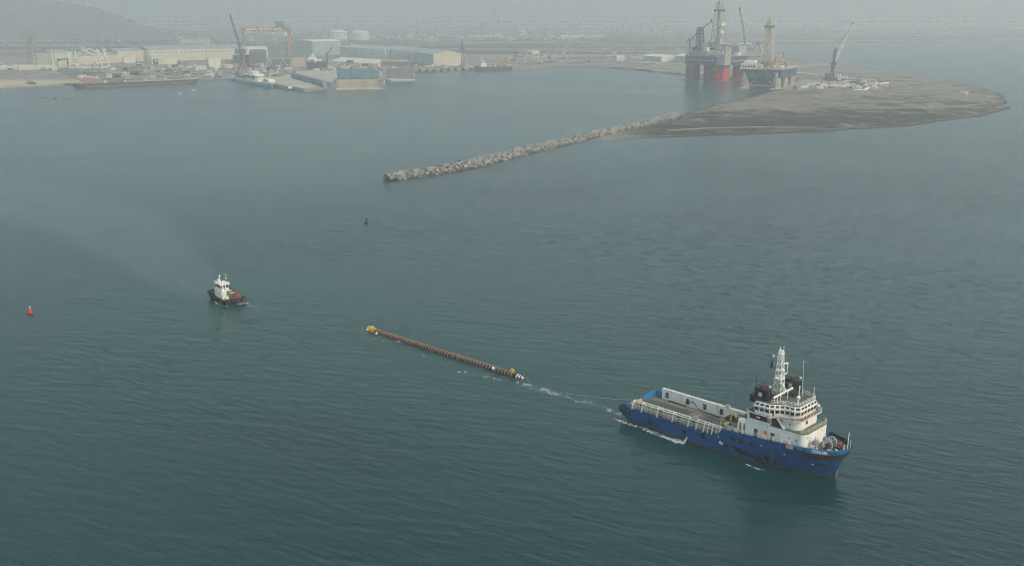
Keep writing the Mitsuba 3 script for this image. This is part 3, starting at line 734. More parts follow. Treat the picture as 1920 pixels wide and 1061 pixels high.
TP.part('tow_bridle', MB().path([(PIPE_L - 1.0, 0, 0.1), (PIPE_L - 0.2, 0, 0.15), (PIPE_L + 0.8, 0.2, 0.25)], 0.12).tube((PIPE_L - 1.6, 0.5, 0.8), (PIPE_L + 0.3, 0.9, 0.6), 0.09), M_RUST)
for (x, y, z, tx) in ((705.5, 625, 0.5, 'white float ball beside the yellow can of the towed pipe'), (924.5, 690, 1.3, 'white float ball lying on the middle fore part of the towed pipe'), (979, 708, 1.2, 'white float ball above the striped nose of the towed pipe')):
    q = at(x, y, z)
    b = Thing('float_ball', tx, 'float', (q[0], q[1], 0))
    b.part('ball', MB().dome((0, 0, z), 0.42, 12, 5, True), M_WHITE, smooth=True)
    b.part('tether', MB().tube((0, 0, z - 0.4), (0.15, 0.2, max(z - 1.0, -0.2)), 0.06), M_ROPE)


def sag(p, q, d, n=24):
    t = np.linspace(0, 1, n)[:, None]
    return list(np.asarray(p) * (1 - t) + np.asarray(q) * t - np.array([0, 0, 1.0]) * d * 4 * t * (1 - t))


lead = SHIP((0.6, -1.6, 4.1))
nose = np.array([PB[0], PB[1], 0.25]) + np.array([math.cos(PIPE_ANG), math.sin(PIPE_ANG), 0]) * 0.8
dip = at(1062, 737.5)
Thing('tow_line', 'pale tow line running from the supply vessel stern down into the water', 'rope').whole(MB().path(sag(lead, dip + [0, 0, 0.05], 0.35), 0.055, 5).path(sag(dip + [0, 0, 0.05], nose, 1.6), 0.055, 5), M_ROPE)

# ------------------------------------------------------------------ the work tug
M_TUGRED = mat('tug_crane_red', (0.30, 0.07, 0.045), 0.6, vary=0.2, vs=0.6)
M_STEELLIGHT = mat('mast_grey', (0.35, 0.36, 0.36), 0.5)
TUG_ANG = math.radians(-52)
TG = Thing('work_tug', 'small black hulled work tug with tall white wheelhouse and red deck crane', 'tug', (-107.7, 370.2, 0), TUG_ANG)
M_TUGHULL = mat('tug_hull', (0.02, 0.021, 0.024), 0.6, vary=0.3, vs=1.0)
hl = []
for x, hw, zt in ((0, 3.7, 2.6), (0.6, 4.1, 2.6), (3.6, 4.15, 2.2), (5.2, 4.15, 1.6), (12.8, 4.15, 1.3), (13.9, 4.0, 1.35), (14.2, 3.6, 1.4)):
    hl.append([(x, -hw, zt), (x, -hw + 0.25, -0.6), (x, hw - 0.25, -0.6), (x, hw, zt)])
TG.part('hull', MB().loft(hl), M_TUGHULL)
TG.part('deck', MB().box(5.3, 13.8, -3.8, 3.8, 1.3, 1.42), mat('tug_deck', (0.16, 0.13, 0.11), 0.85, vary=0.4, vs=0.7))
TG.part('bulwark', MB().box(4.4, 13.6, -4.1, -3.95, 1.3, 1.9).box(4.4, 13.6, 3.95, 4.1, 1.3, 1.9).box(13.6, 13.75, -3.9, 3.9, 1.3, 1.9), M_TUGHULL)
for x, y, ax in ((11.6, -4.25, (0, 1, 0)), (7.4, -4.25, (0, 1, 0)), (14.3, -3.2, (1, 0, 0)), (14.3, 3.3, (1, 0, 0)), (14.3, -1.0, (1, 0, 0)), (14.3, 1.2, (1, 0, 0)), (4.6, -4.25, (0, 1, 0)), (0.0, -2.6, (1, 0, 0)), (0.0, 0, (1, 0, 0)), (1.8, -4.3, (0, 1, 0))):
    k = TG.part('tyre_fender', MB().torus((x, y, 1.0 if x > 4 else 1.7), 0.62, 0.26, ax, 14, 5), M_RUBBER, smooth=True)
    if (x, y) in ((14.3, 3.3), (11.6, -4.25)):
        TG.part('tyre_hub', MB().torus((x + 0.2 * ax[0], y - 0.2 * ax[1], 1.0), 0.5, 0.11, ax, 14, 5), M_GREYBLUE, smooth=True, under=k)
TG.part('stern_fender', MB().tube((0.0, -3.8, 2.4), (0.0, 3.8, 2.4), 0.6, n=10).tube((0.2, -4.2, 2.3), (4.0, -4.3, 2.1), 0.55, n=10), M_RUBBER, smooth=40)
TG.part('deckhouse', MB().box(3.9, 10.3, -3.4, -1.5, 1.4, 4.5), M_WHITE)
TG.part('side_house', MB().box(3.9, 8.6, -1.5, 1.6, 1.4, 3.5), M_CREAM)
TG.part('wheelhouse', MB().box(4.8, 9.3, -3.2, -0.2, 4.5, 6.5), M_WHITE)
TG.part('wheelhouse_roof', MB().box(4.3, 9.8, -3.6, 0.2, 6.5, 6.85, 0.1), M_WHITE)
for k in range(4):
    TG.part('window', MB().box(4.95 + 1.1 * k, 5.85 + 1.1 * k, -3.24, -3.1, 5.3, 6.3), M_GLASS)
for k in range(3):
    TG.part('window', MB().box(9.2, 9.34, -3.05 + 0.95 * k, -2.25 + 0.95 * k, 5.3, 6.3), M_GLASS)
for x, z in ((5.0, 3.7), (7.2, 2.9), (8.2, 2.9)):
    TG.part('porthole', MB().tube((x, -3.3, z), (x, -3.46, z), 0.2, n=8), M_GLASS)
for k in range(3):
    TG.part('vent_slot', MB().box(10.28, 10.36, -3.1, -1.8, 2.2 + 0.7 * k, 2.3 + 0.7 * k), M_STEELDK)
for y in (-2.9, -1.7):
    TG.part('exhaust_stack', MB().tube((10.0, y, 4.4), (10.0, y, 8.0), 0.2, n=8), M_WHITE, smooth=40)
    TG.part('stack_tip', MB().tube((10.0, y, 8.0), (10.0, y, 8.5), 0.16, n=8), M_STEELDK)
TG.part('radar_mast', MB().tube((6.4, -2.2, 6.8), (6.4, -2.2, 9.2), 0.22, 0.15).cbox((6.4, -2.2, 9.3), (0.3, 1.8, 0.22), 0.9).cbox((6.2, -2.6, 7.8), (0.7, 0.7, 0.5)).dome((5.0, -3.0, 6.85), 0.4, 8, 3), M_WHITE)
TG.part('signal_mast', MB().tube((8.6, -0.8, 6.8), (8.6, -0.8, 10.9), 0.14, 0.07).tube((8.6, -1.5, 9.8), (8.6, 0.0, 9.8), 0.08).cbox((8.6, -0.8, 8.6), (0.5, 0.5, 0.7)).tube((8.6, -1.2, 8.9), (8.6, -0.2, 8.9), 0.08), M_STEELLIGHT)
TG.part('roof_railing', MB().rails([(4.4, -3.5, 6.85), (9.7, -3.5, 6.85), (9.7, 0.1, 6.85)], 0.7, 1.5, 0.05, 2), M_WHITE)
TG.part('green_tarpaulin', MB().box(8.7, 10.2, -1.2, 1.4, 2.9, 3.8, 0.3), mat('tarp_green', (0.07, 0.17, 0.09), 0.8), label='green cover beside the wheelhouse')
TG.part('crane_column', MB().tube((11.2, 1.6, 1.4), (11.2, 1.6, 3.6), 0.4, 0.32, 10), M_TUGRED, smooth=40)
TG.part('crane_boom', MB().tube((11.2, 1.6, 3.6), (9.6, -0.9, 3.0), 0.2).tube((9.6, -0.9, 3.0), (10.4, -1.3, 2.1), 0.16), M_CREAM, smooth=40, label='cream folded crane boom')
TG.part('crane_head', MB().cbox((11.2, 1.7, 3.5), (0.9, 0.9, 0.8), 0.5).tube((11.2, 1.6, 3.8), (11.4, 1.2, 4.9), 0.14).tube((11.4, 1.9, 3.5), (13.0, 2.6, 2.2), 0.2).tube((11.2, 1.2, 3.2), (12.4, 0.6, 2.1), 0.16), M_TUGRED, label='faded red crane head')
TG.part('deck_winch', MB().tube((12.8, -1.2, 1.9), (12.8, 0.2, 1.9), 0.5, n=12).box(12.3, 13.3, -1.4, -1.2, 1.4, 2.4).box(12.3, 13.3, 0.2, 0.4, 1.4, 2.4), M_STEELDK, smooth=30)
TG.part('deck_locker', MB().box(11.4, 12.3, -2.6, -1.6, 1.4, 2.4, 0.05), M_WHITE)
TG.part('deck_gear', MB().box(10.6, 11.6, -0.6, 0.4, 1.4, 2.2, 0.2).box(12.4, 13.3, 1.4, 2.8, 1.4, 2.0, 0.2).tube((10.9, -3.6, 1.4), (10.9, -3.6, 3.0), 0.1).tube((11.2, -0.9, 1.4), (11.2, -0.9, 3.3), 0.1).box(9.2, 10.4, 2.0, 3.4, 1.4, 2.6, 0.2).box(11.0, 12.2, 2.8, 3.6, 1.4, 2.1, 0.1), M_RUST)
TG.part('tyre_heap', MB().torus((13.0, 3.2, 1.8), 0.5, 0.22, (0.2, 0.3, 1)).torus((13.1, -2.6, 1.7), 0.45, 0.2, (0.2, 0, 1)).torus((9.6, 2.7, 2.9), 0.45, 0.2, (0.5, 0.3, 1)), M_RUBBER, smooth=True)
TG.part('mooring_bitt', MB().tube((13.2, -3.4, 1.4), (13.2, -3.4, 2.1), 0.18).tube((13.2, 2.9, 1.4), (13.2, 2.9, 2.1), 0.18), M_YELLOW)
tl = TG.F((14.0, 0, 1.6))
Thing('tow_line', 'thin line dipping from the tug bow towards the yellow end of the pipe', 'rope').whole(MB().path(sag(tl, np.array([PA[0], PA[1], 0.4]) - np.array([math.cos(PIPE_ANG), math.sin(PIPE_ANG), 0]) * 0.4, 2.4), 0.04, 4), M_ROPE)

# ------------------------------------------------------------------ buoys and small boats
q = at(57, 588)
B = Thing('red_buoy', 'red channel buoy with a conical tower and white lamp', 'buoy', q)
B.part('float', MB().tube((0, 0, -0.4), (0, 0, 0.62), 1.05, 1.05, 16).tube((0, 0, 0.62), (0, 0, 0.8), 1.05, 0.8, 16), M_RED, smooth=30)
B.part('rubber_band', MB().torus((0, 0, 0.25), 1.05, 0.12, (0, 0, 1), 18, 5), M_RUBBER, smooth=True)
B.part('tower', MB().tube((0, 0, 0.75), (0, 0, 2.1), 0.72, 0.3, 12), M_RED, smooth=30)
B.part('lamp', MB().tube((0, 0, 2.1), (0, 0, 2.6), 0.2, 0.16, 8), M_WHITE, smooth=30)
q = at(687, 419)
B = Thing('dark_buoy', 'dark green lattice channel buoy off the breakwater head', 'buoy', q)
MG = mat('buoy_green', (0.015, 0.05, 0.045), 0.6)
B.part('float', MB().tube((0, 0, -0.4), (0, 0, 0.4), 1.25, 1.25, 16), MG, smooth=30)
B.part('tower', MB().lattice([(-0.5, -0.5, 0.4), (0.5, -0.5, 0.4), (0.5, 0.5, 0.4), (-0.5, 0.5, 0.4)], [(-0.22, -0.22, 2.4), (0.22, -0.22, 2.4), (0.22, 0.22, 2.4), (-0.22, 0.22, 2.4)], 0.09, 2, 0.06), MG)
B.part('top_mark', MB().tube((0, 0, 2.4), (0, 0, 3.0), 0.26, 0.05, 10).tube((0, 0, 3.0), (0, 0, 3.5), 0.06), MG)
for i, (x, y, a, s, m, tx) in enumerate([(84, 184, 0.1, 4.2, M_BLACK, 'leftmost of the three dark open boats off the sandy quay'), (104.5, 185.5, -0.2, 4.4, M_BLACK, 'middle one of the three dark open boats off the sandy quay'), (130, 186, 0.05, 4.4, M_BLACK, 'rightmost of the three dark open boats off the sandy quay'),
                                       (336, 177, 0.15, 5.2, M_WHITE, 'small white launch on the water below the long barge'), (364, 170.5, 0.4, 5.0, M_WHITE, 'small white launch nearer the moored barge')]):
    bt = Thing('open_boat' if i < 3 else 'white_launch', tx, 'boat', at(x, y), a)
    rings = []
    for k, (f, w) in enumerate(((-0.5, 0.75), (-0.2, 1.0), (0.2, 0.95), (0.4, 0.55), (0.5, 0.08))):
        hw = w * s * 0.2
        rings.append([(f * s, -hw, 0.75 + 0.25 * (f > 0.3)), (f * s * 0.95, -hw * 0.55, -0.2), (f * s * 0.95, hw * 0.55, -0.2), (f * s, hw, 0.75 + 0.25 * (f > 0.3))])
    bt.part('hull', MB().loft(rings), m)
    bt.part('thwart', MB().box(-0.1 * s, 0.02 * s, -0.16 * s, 0.16 * s, 0.74, 0.86), M_RUST)
    bt.part('engine' if i < 3 else 'cabin', MB().box(-0.55 * s, -0.44 * s, -0.3, 0.3, 0.4, 1.3, 0.05) if i < 3 else MB().box(-0.1 * s, 0.2 * s, -0.5, 0.5, 0.8, 1.7, 0.15), M_STEELDK if i < 3 else M_WHITE)


# ------------------------------------------------------------------ foam on the water
def foam(mb, pts, width, count, size, r):
    pts = np.array(pts, float)
    seg = np.linalg.norm(np.diff(pts, axis=0), axis=1)
    cum = np.concatenate([[0], np.cumsum(seg)])
    for _ in range(count):
        d = r.random() * cum[-1]
        k = min(np.searchsorted(cum, d, 'right') - 1, len(seg) - 1)
        t = (d - cum[k]) / seg[k]
        dirv = (pts[k + 1] - pts[k]) / seg[k]
        nv = np.array([-dirv[1], dirv[0], 0])
        w = width[0] + (width[1] - width[0]) * d / cum[-1]
        c = pts[k] + dirv * t * seg[k] + nv * r.gauss(0, 0.4) * w
        if meshkit.noise(np.array([c[0] * 0.35, c[1] * 0.35, 3.3])) < 0.36:
            continue
        a = size * (0.35 + r.random() ** 2 * 1.4)
        b = a * (0.25 + 0.4 * r.random())
        th = r.gauss(0, 0.35)
        d2 = dirv * math.cos(th) + nv * math.sin(th)
        n2 = np.array([-d2[1], d2[0], 0])
        v = [c + d2 * a * math.cos(q) * (0.7 + 0.6 * r.random()) + n2 * b * math.sin(q) * (0.7 + 0.6 * r.random()) + [0, 0, 0.03 + 0.05 * r.random()] for q in np.arange(7) * 2 * math.pi / 7]
        v.append(c + [0, 0, 0.10 + 0.08 * r.random()])
        mb.add(v, [(i, (i + 1) % 7, 7) for i in range(7)])
    return mb


fr = random.Random(11)
fm = MB()
hullside = [SHIP((s, -7.0 - w, 0)) for s, w in ((-2.0, 0.6), (4, 0.8), (9, 1.0), (14, 1.3), (18, 1.4), (20.4, 1.1))]
foam(fm, hullside, (0.7, 1.3), 380, 0.18, fr)
foam(fm, hullside[3:], (0.7, 1.2), 300, 0.22, fr)
foam(fm, [at(1010, 731), at(1060, 742), at(1110, 757), at(1160, 772), at(1185, 785)], (0.5, 0.9), 120, 0.11, fr)
foam(fm, [SHIP((37.5, -8.0, 0)), SHIP((40.0, -8.6, 0)), SHIP((42.5, -8.2, 0))], (0.30, 0.22), 34, 0.22, fr)
struct('ship_wake_foam', fm, M_FOAM, label='white wash along the blue hull', kind='stuff')
fm = MB()
foam(fm, [at(858, 697), at(874, 698)], (0.5, 0.5), 14, 0.3, fr)
foam(fm, [at(890, 704), at(920, 707), at(942, 713), at(972, 719)], (0.7, 0.6), 30, 0.28, fr)
foam(fm, [at(945, 711), at(975, 718)], (0.5, 0.5), 22, 0.3, fr)
foam(fm, [at(700, 634), at(860, 690)], (0.6, 0.6), 10, 0.22, fr)
struct('pipe_wake_foam', fm, M_FOAM, label='broken wash beside the towed pipe', kind='stuff')
fm = MB()
foam(fm, [TG.F((14.9, -4.0, 0)), TG.F((15.0, 4.2, 0))], (0.35, 0.35), 70, 0.24, fr)
foam(fm, [TG.F((6.5, -4.9, 0)), TG.F((13, -4.8, 0))], (0.35, 0.5), 22, 0.3, fr)
foam(fm, [TG.F((-2, -2, 0)), at(362, 539), at(345, 527)], (0.8, 1.6), 26, 0.10, fr)
struct('tug_wake_foam', fm, M_FOAM, label='white bow wash of the small tug', kind='stuff')

# ------------------------------------------------------------------ land
GZ = 2.2
COAST = [(-60, 166), (0, 165.5), (60, 163), (110, 160.5), (152, 158), (380, 151), (432, 149.5), (470, 147), (505, 141), (600, 146), (640, 138), (725, 131), (765, 137), (884, 132.5), (960, 131.5), (1010, 128.5), (1080, 126.5), (1130, 127.5), (1180, 131), (1240, 137), (1300, 143), (1352, 147), (1420, 156), (1462, 162), (1458, 170), (1420, 178), (1390, 187), (1340, 197), (1295, 209), (1268, 219), (1262, 227), (1205, 236), (1150, 249), (1110, 262), (1140, 263.5), (1250, 258.5), (1350, 255), (1450, 251.5), (1560, 246.5), (1650, 241), (1720, 235), (1780, 227), (1830, 219), (1866, 211.5), (1888, 206), (1893, 201), (1880, 197),
         (1893, 192), (1880, 186), (1884, 181), (1868, 174), (1848, 168), (1800, 157), (1745, 148.5), (1690, 141), (1640, 133), (1590, 126.5), (1545, 119), (1505, 112), (1470, 107), (1440, 100), (1415, 93), (1405, 86.5), (1480, 84), (1600, 82), (1760, 80), (1960, 78), (2100, 77), (2400, 74)]
shore = [at(x, y)[:2] for x, y in COAST]
FAR_Y = 16826.6
land_poly = sg.Polygon(shore + [(12800, shore[-1][1] + 400), (12800, FAR_Y), (-12800, FAR_Y), (-12800, shore[0][1] + 700), (-3000, shore[0][1] + 150)])
land_poly = land_poly.buffer(0)
spit_zone = sg.box(90, 850, 900, 2050)


def jag(pts, amp, step, seed):
    """Adds small bays and points to a coastline."""
    out = []
    for a, b in zip(pts[:-1], pts[1:]):
        a, b = np.array(a), np.array(b)
        L = np.linalg.norm(b - a)
        n = max(1, int(L / step))
        nv = np.array([-(b - a)[1], (b - a)[0]]) / max(L, 1e-6)
        for k in range(n):
            p = a + (b - a) * k / n
            w = 0 if k == 0 else (meshkit.fbm(np.array([p[0] / 22, p[1] / 22, seed]), 3) - 0.5) * 2 * amp
            out.append(p + nv * w)
    out.append(np.array(pts[-1]))
    return out


i0, i1 = 24, 66
jagged = shore[:i0] + [tuple(p) for p in jag(shore[i0:i1], 11.0, 5.0, 1.5)] + shore[i1:]
land_poly = sg.Polygon(list(jagged) + [(12800, shore[-1][1] + 400), (12800, FAR_Y), (-12800, FAR_Y), (-12800, shore[0][1] + 700), (-3000, shore[0][1] + 150)]).buffer(0)
if land_poly.geom_type != 'Polygon':
    land_poly = max(land_poly.geoms, key=lambda g: g.area)


def land_height(p):
    d = shapely.distance(shapely.boundary(land_poly), shapely.points(p))
    n = meshkit.fbm(np.column_stack([p[:, 0] / 60, p[:, 1] / 60, p[:, 0] * 0]), 4)
    on_spit = np.array((p[:, 0] > 60) & (p[:, 1] < 1480))
    dune = np.where(on_spit, np.clip((d - 25) / 60, 0, 1) * (n - 0.35) * 3.6, 0)
    return np.minimum(GZ, d * np.where(on_spit, 0.10, 0.8)) + np.maximum(dune, 0)


def ground_mesh():
    from scipy.spatial import Delaunay
    pts = []
    b = np.array(land_poly.exterior.coords)[:-1]
    keep = b[(b[:, 1] < 6000) & (np.abs(b[:, 0]) < 3500)]
    pts += [b]
    for bx, st in (((60, 850, 760, 1480), 8.0), ((60, 1480, 760, 2100), 20.0), ((-1400, 1350, 60, 2200), 30.0), ((-2200, 2200, 1600, 4600), 90.0), ((-12800, 1500, 12800, FAR_Y), 800.0)):
        gx, gy = np.meshgrid(np.arange(bx[0], bx[2], st), np.arange(bx[1], bx[3], st))
        g = np.column_stack([gx.ravel(), gy.ravel()]) + np.random.default_rng(3).uniform(-0.3, 0.3, (gx.size, 2)) * st
        inn = shapely.contains(land_poly.buffer(-2.0), shapely.points(g))
        pts.append(g[inn])
    ring2 = np.array([p for p in np.array(land_poly.buffer(-4.0).exterior.coords if land_poly.buffer(-4.0).geom_type == 'Polygon' else max(land_poly.buffer(-4.0).geoms, key=lambda g: g.area).exterior.coords)])
    pts.append(ring2)
    p = np.unique(np.round(np.vstack(pts), 2), axis=0)
    tri = Delaunay(p).simplices
    cen = p[tri].mean(1)
    tri = tri[shapely.contains(land_poly, shapely.points(cen))]
    z = land_height(p)
    v = np.column_stack([p, z])
    # turn all faces up
    a, b2, c = v[tri[:, 0]], v[tri[:, 1]], v[tri[:, 2]]
    flip = np.cross(b2 - a, c - a)[:, 2] < 0
    tri[flip] = tri[flip][:, ::-1]
    return v, tri


def ground_color(p, n, uv):
    x, y = p.x, p.y
    big = fbm(x / 90.0, y / 60.0, 1.0, 4)
    fine = fbm(x / 7.0, y / 9.0, 2.0, 4)
    streak = fbm((x + 0.25 * y) / 70.0, (y - 0.25 * x) / 22.0, 5.0, 4)
    sand = mix((0.10, 0.090, 0.079), (0.215, 0.195, 0.168), fine)
    dark = mix((0.024, 0.026, 0.027), (0.066, 0.066, 0.063), fine)
    # the spit: pale sandy back, dark scrub towards the outer beach
    low = smoothstep(1290.0, 960.0, y - 0.25 * (x - 400.0) + 260.0 * (big - 0.5) + 90.0 * (streak - 0.5))
    patch = fbm(x / 28.0, y / 34.0, 41.0, 4)
    patch2 = fbm(x / 11.0, y / 14.0, 43.0, 3)
    k = smoothstep(0.40, 0.66, 0.22 * big + 0.33 * streak + 0.30 * patch + 0.22 * patch2 + 0.26 * (low - 0.4))
    spit = mix(sand, dark, k)
    spit = mix(spit, (0.27, 0.25, 0.215), smoothstep(0.72, 0.80, streak) * 0.6)
    edge = smoothstep(1.0, 0.75, p.z)
    spit = mix(spit, (0.085, 0.081, 0.073), edge * 0.8)
    spit = mix(spit, (0.035, 0.034, 0.032), smoothstep(0.5, 0.25, p.z))
    # the yard: grey concrete and dust; beyond it dun fields and grey green scrub
    yard = mix((0.10, 0.098, 0.093), (0.23, 0.215, 0.195), fbm(x / 45.0, y / 45.0, 8.0, 4))
    beach = mix((0.27, 0.235, 0.18), (0.36, 0.32, 0.25), fine)
    yard = mix(yard, beach, smoothstep(-520.0, -600.0, x + 0.1 * (y - 1500.0)) * smoothstep(1720.0, 1600.0, y))
    field = fbm(x / 500.0, y / 130.0, 11.0, 4)
    plain = mix((0.045, 0.055, 0.058), (0.14, 0.13, 0.115), smoothstep(0.38, 0.66, field))
    plain = mix(plain, (0.27, 0.21, 0.155), smoothstep(-300.0, 100.0, x) * smoothstep(3300.0, 2500.0, y) * smoothstep(0.3, 0.55, field) * 0.8)
    main = mix(yard, plain, smoothstep(2350.0, 2750.0, y + 0.15 * x))
    return mix(main, spit, smoothstep(60.0, 140.0, x) * smoothstep(1990.0, 1750.0, y))


scene['mat_ground'] = {'type': 'twosided', 'bsdf': {'type': 'principled', 'base_color': proc(ground_color), 'roughness': 0.95, 'specular': 0.1}}
gb = MB()
gb.add(*ground_mesh())
struct('ground', gb, 'mat_ground', label='low sandy shore with the shipyard and the long spit')
# far hill at the upper left
hv, hn = [], 60
gx, gy = np.meshgrid(np.linspace(-3400, -900, 64), np.linspace(4500, 6300, 30))
hh = 260 * np.exp(-(((gx + 2900) / 600) ** 2)) * np.exp(-(((gy - 5400) / 450) ** 2)) + 100 * np.exp(-(((gx + 2180) / 280) ** 2)) * np.exp(-(((gy - 5500) / 450) ** 2))
hh *= 0.8 + 0.4 * meshkit.fbm(np.stack([gx / 400, gy / 400, gx * 0], -1), 4)
hh = np.minimum(hh, 300)
hm = np.stack([gx, gy, hh - 6 + 2], -1).reshape(-1, 3)
hf = [(r * 64 + c_, r * 64 + c_ + 1, (r + 1) * 64 + c_ + 1, (r + 1) * 64 + c_) for r in range(29) for c_ in range(63)]
hf = [t for q in hf for t in ((q[0], q[1], q[2]), (q[0], q[2], q[3]))]
struct('hill', MB().add(hm, hf), mat('hill', (0.06, 0.062, 0.062), 0.95, vary=0.4, vs=200.0), smooth=True)

# ------------------------------------------------------------------ breakwater
def boulder(r, c, size):
    v = np.array([(x, y, z) for x in (-1, 1) for y in (-1, 1) for z in (-1, 1)], float) * np.array([r.uniform(0.6, 1.25), r.uniform(0.5, 1.0), r.uniform(0.45, 0.85)]) * size
    v *= 1 + np.array([[r.uniform(-0.28, 0.28) for _ in range(3)] for _ in range(8)])
    th, ph = r.uniform(0, 6.28), r.uniform(-0.6, 0.6)
    A = np.array([[math.cos(th), -math.sin(th), 0], [math.sin(th), math.cos(th), 0], [0, 0, 1]]) @ np.array([[1, 0, 0], [0, math.cos(ph), -math.sin(ph)], [0, math.sin(ph), math.cos(ph)]])
    return v @ A.T + c


CUBF = np.array([[0, 1, 3], [0, 3, 2], [4, 6, 7], [4, 7, 5], [0, 4, 5], [0, 5, 1], [2, 3, 7], [2, 7, 6], [0, 2, 6], [0, 6, 4], [1, 5, 7], [1, 7, 3]])
bw = [at(*q)[:2] for q in ((733, 336), (800, 326), (870, 313), (930, 299), (1000, 281), (1060, 267.5), (1110, 256), (1160, 244.5), (1215, 232), (1245, 225), (1268, 218))]
bw = np.array(bw)
BWT = Thing('breakwater', 'long rubble mound breakwater of pale boulders reaching out from the spit', 'breakwater')
core, st1 = MB(), MB()
r = random.Random(5)
dirs = np.gradient(bw, axis=0)
dirs /= np.linalg.norm(dirs, axis=1)[:, None]
nrm = np.column_stack([-dirs[:, 1], dirs[:, 0]])
halfw = np.array([6.5, 9.5, 9.5, 9, 9, 9, 8.5, 8, 8, 7, 5])
core.loft([[(*(p - n * w), -0.5), (*(p - n * w * 0.45), 2.3), (*(p + n * w * 0.45), 2.3), (*(p + n * w), -0.5)] for p, n, w in zip(bw, nrm, halfw)])
BWT.part('core', core, mat('rubble_core', (0.05, 0.048, 0.045), 0.95, vary=0.4, vs=1.0))
M_ROCK = [mat('boulder_' + n, c, 0.92, vary=0.25, vs=0.8) for n, c in (('pale', (0.40, 0.385, 0.35)), ('grey', (0.24, 0.235, 0.22)), ('buff', (0.32, 0.305, 0.275)), ('dark', (0.085, 0.083, 0.078)))]
seglen = np.linalg.norm(np.diff(bw, axis=0), axis=1)
cum = np.concatenate([[0], np.cumsum(seglen)])
piles = [MB() for _ in M_ROCK]
rocks = []
for i in range(8000):
    d = r.uniform(-4, cum[-1])
    k = max(0, min(int(np.searchsorted(cum, max(d, 0), 'right')) - 1, len(seglen) - 1))
    t = (d - cum[k]) / seglen[k]
    p = bw[k] + (bw[k + 1] - bw[k]) * t
    n = nrm[k] * (1 - max(t, 0)) + nrm[k + 1] * max(t, 0)
    w = halfw[k] + (halfw[k + 1] - halfw[k]) * max(t, 0)
    o = r.uniform(-1, 1)
    if d < 0:
        o *= 0.7
    z = (1 - abs(o) ** 1.4) * 3.2 + r.uniform(-0.3, 0.4)
    size = r.choice((r.uniform(0.3, 0.55), r.uniform(0.4, 0.8), r.uniform(0.6, 1.1)))
    rocks.append((size, p + n * o * w, z - 0.1, r.choices(range(4), (4, 4, 3, 3 + 14 * (abs(o) > 0.8)))[0]))
near = sorted(range(len(rocks)), key=lambda i: -rocks[i][0] / (rocks[i][1][1]))
solo = set(near[:220])
for i, (size, p, z, m) in enumerate(rocks):
    v = boulder(r, np.array([p[0], p[1], z]), size)
    if i in solo:
        BWT.part('boulder', MB().add(v, CUBF), M_ROCK[m])
    else:
        piles[m].add(v, CUBF)
for m in range(4):
    BWT.part('boulder_fill', piles[m], M_ROCK[m], kind='stuff')
BWT.part('head_beacon', MB().tube((*(bw[0] + dirs[0] * 5), 2.0), (*(bw[0] + dirs[0] * 5), 4.6), 0.5).tube((*(bw[2] + nrm[2] * 4), 2.0), (*(bw[2] + nrm[2] * 4), 4.4), 1.2, 0.9), M_STEELDK, label='small dark block near the breakwater head')

# ------------------------------------------------------------------ the shipyard and the far shore
def P(x, y):
    return at(x, y, GZ)


def mpp(p):
    return float((np.asarray(p) - EYE) @ FWD) / FOC


F_CREAM = mat('shed_cream', (0.66, 0.62, 0.50), 0.7, vary=0.12, vs=14.0)
F_WHITE = mat('shed_white', (0.76, 0.75, 0.70), 0.6, vary=0.08, vs=12.0)
F_PALEBLUE = mat('shed_pale_blue', (0.36, 0.43, 0.45), 0.65, vary=0.12, vs=14.0)
F_ROOF = mat('roof_grey', (0.27, 0.29, 0.30), 0.7, vary=0.15, vs=16.0)
F_ROOFLT = mat('roof_light', (0.62, 0.62, 0.58), 0.6, vary=0.08, vs=16.0)
F_DARK = mat('yard_dark', (0.055, 0.06, 0.07), 0.8, vary=0.3, vs=6.0)
F_REDSTEEL = mat('yard_red', (0.27, 0.125, 0.12), 0.6, vary=0.15, vs=6.0)
F_BLUESTEEL = mat('yard_blue', (0.085, 0.15, 0.235), 0.6, vary=0.15, vs=6.0)
F_DOCKBLUE = mat('dock_blue', (0.10, 0.20, 0.26), 0.7, vary=0.25, vs=9.0, dirt=(0.12, 0.12, 0.10))
F_DOCKTAN = mat('dock_tan', (0.42, 0.385, 0.30), 0.75, vary=0.16, vs=9.0, dirt=(0.30, 0.21, 0.13))
F_DOCKGREY = mat('dock_grey', (0.26, 0.26, 0.28), 0.75, vary=0.2, vs=9.0)
F_CONC = mat('quay_concrete', (0.27, 0.255, 0.225), 0.9, vary=0.2, vs=8.0)
F_GREEN = mat('yard_green', (0.085, 0.105, 0.10), 0.8, vary=0.25, vs=8.0)
F_STEELLT = mat('steel_light', (0.52, 0.52, 0.49), 0.55, vary=0.1, vs=8.0)
F_BROWN = mat('slab_brown', (0.27, 0.22, 0.165), 0.85, vary=0.3, vs=8.0)
F_ORANGE = mat('yard_orange', (0.50, 0.30, 0.14), 0.6)


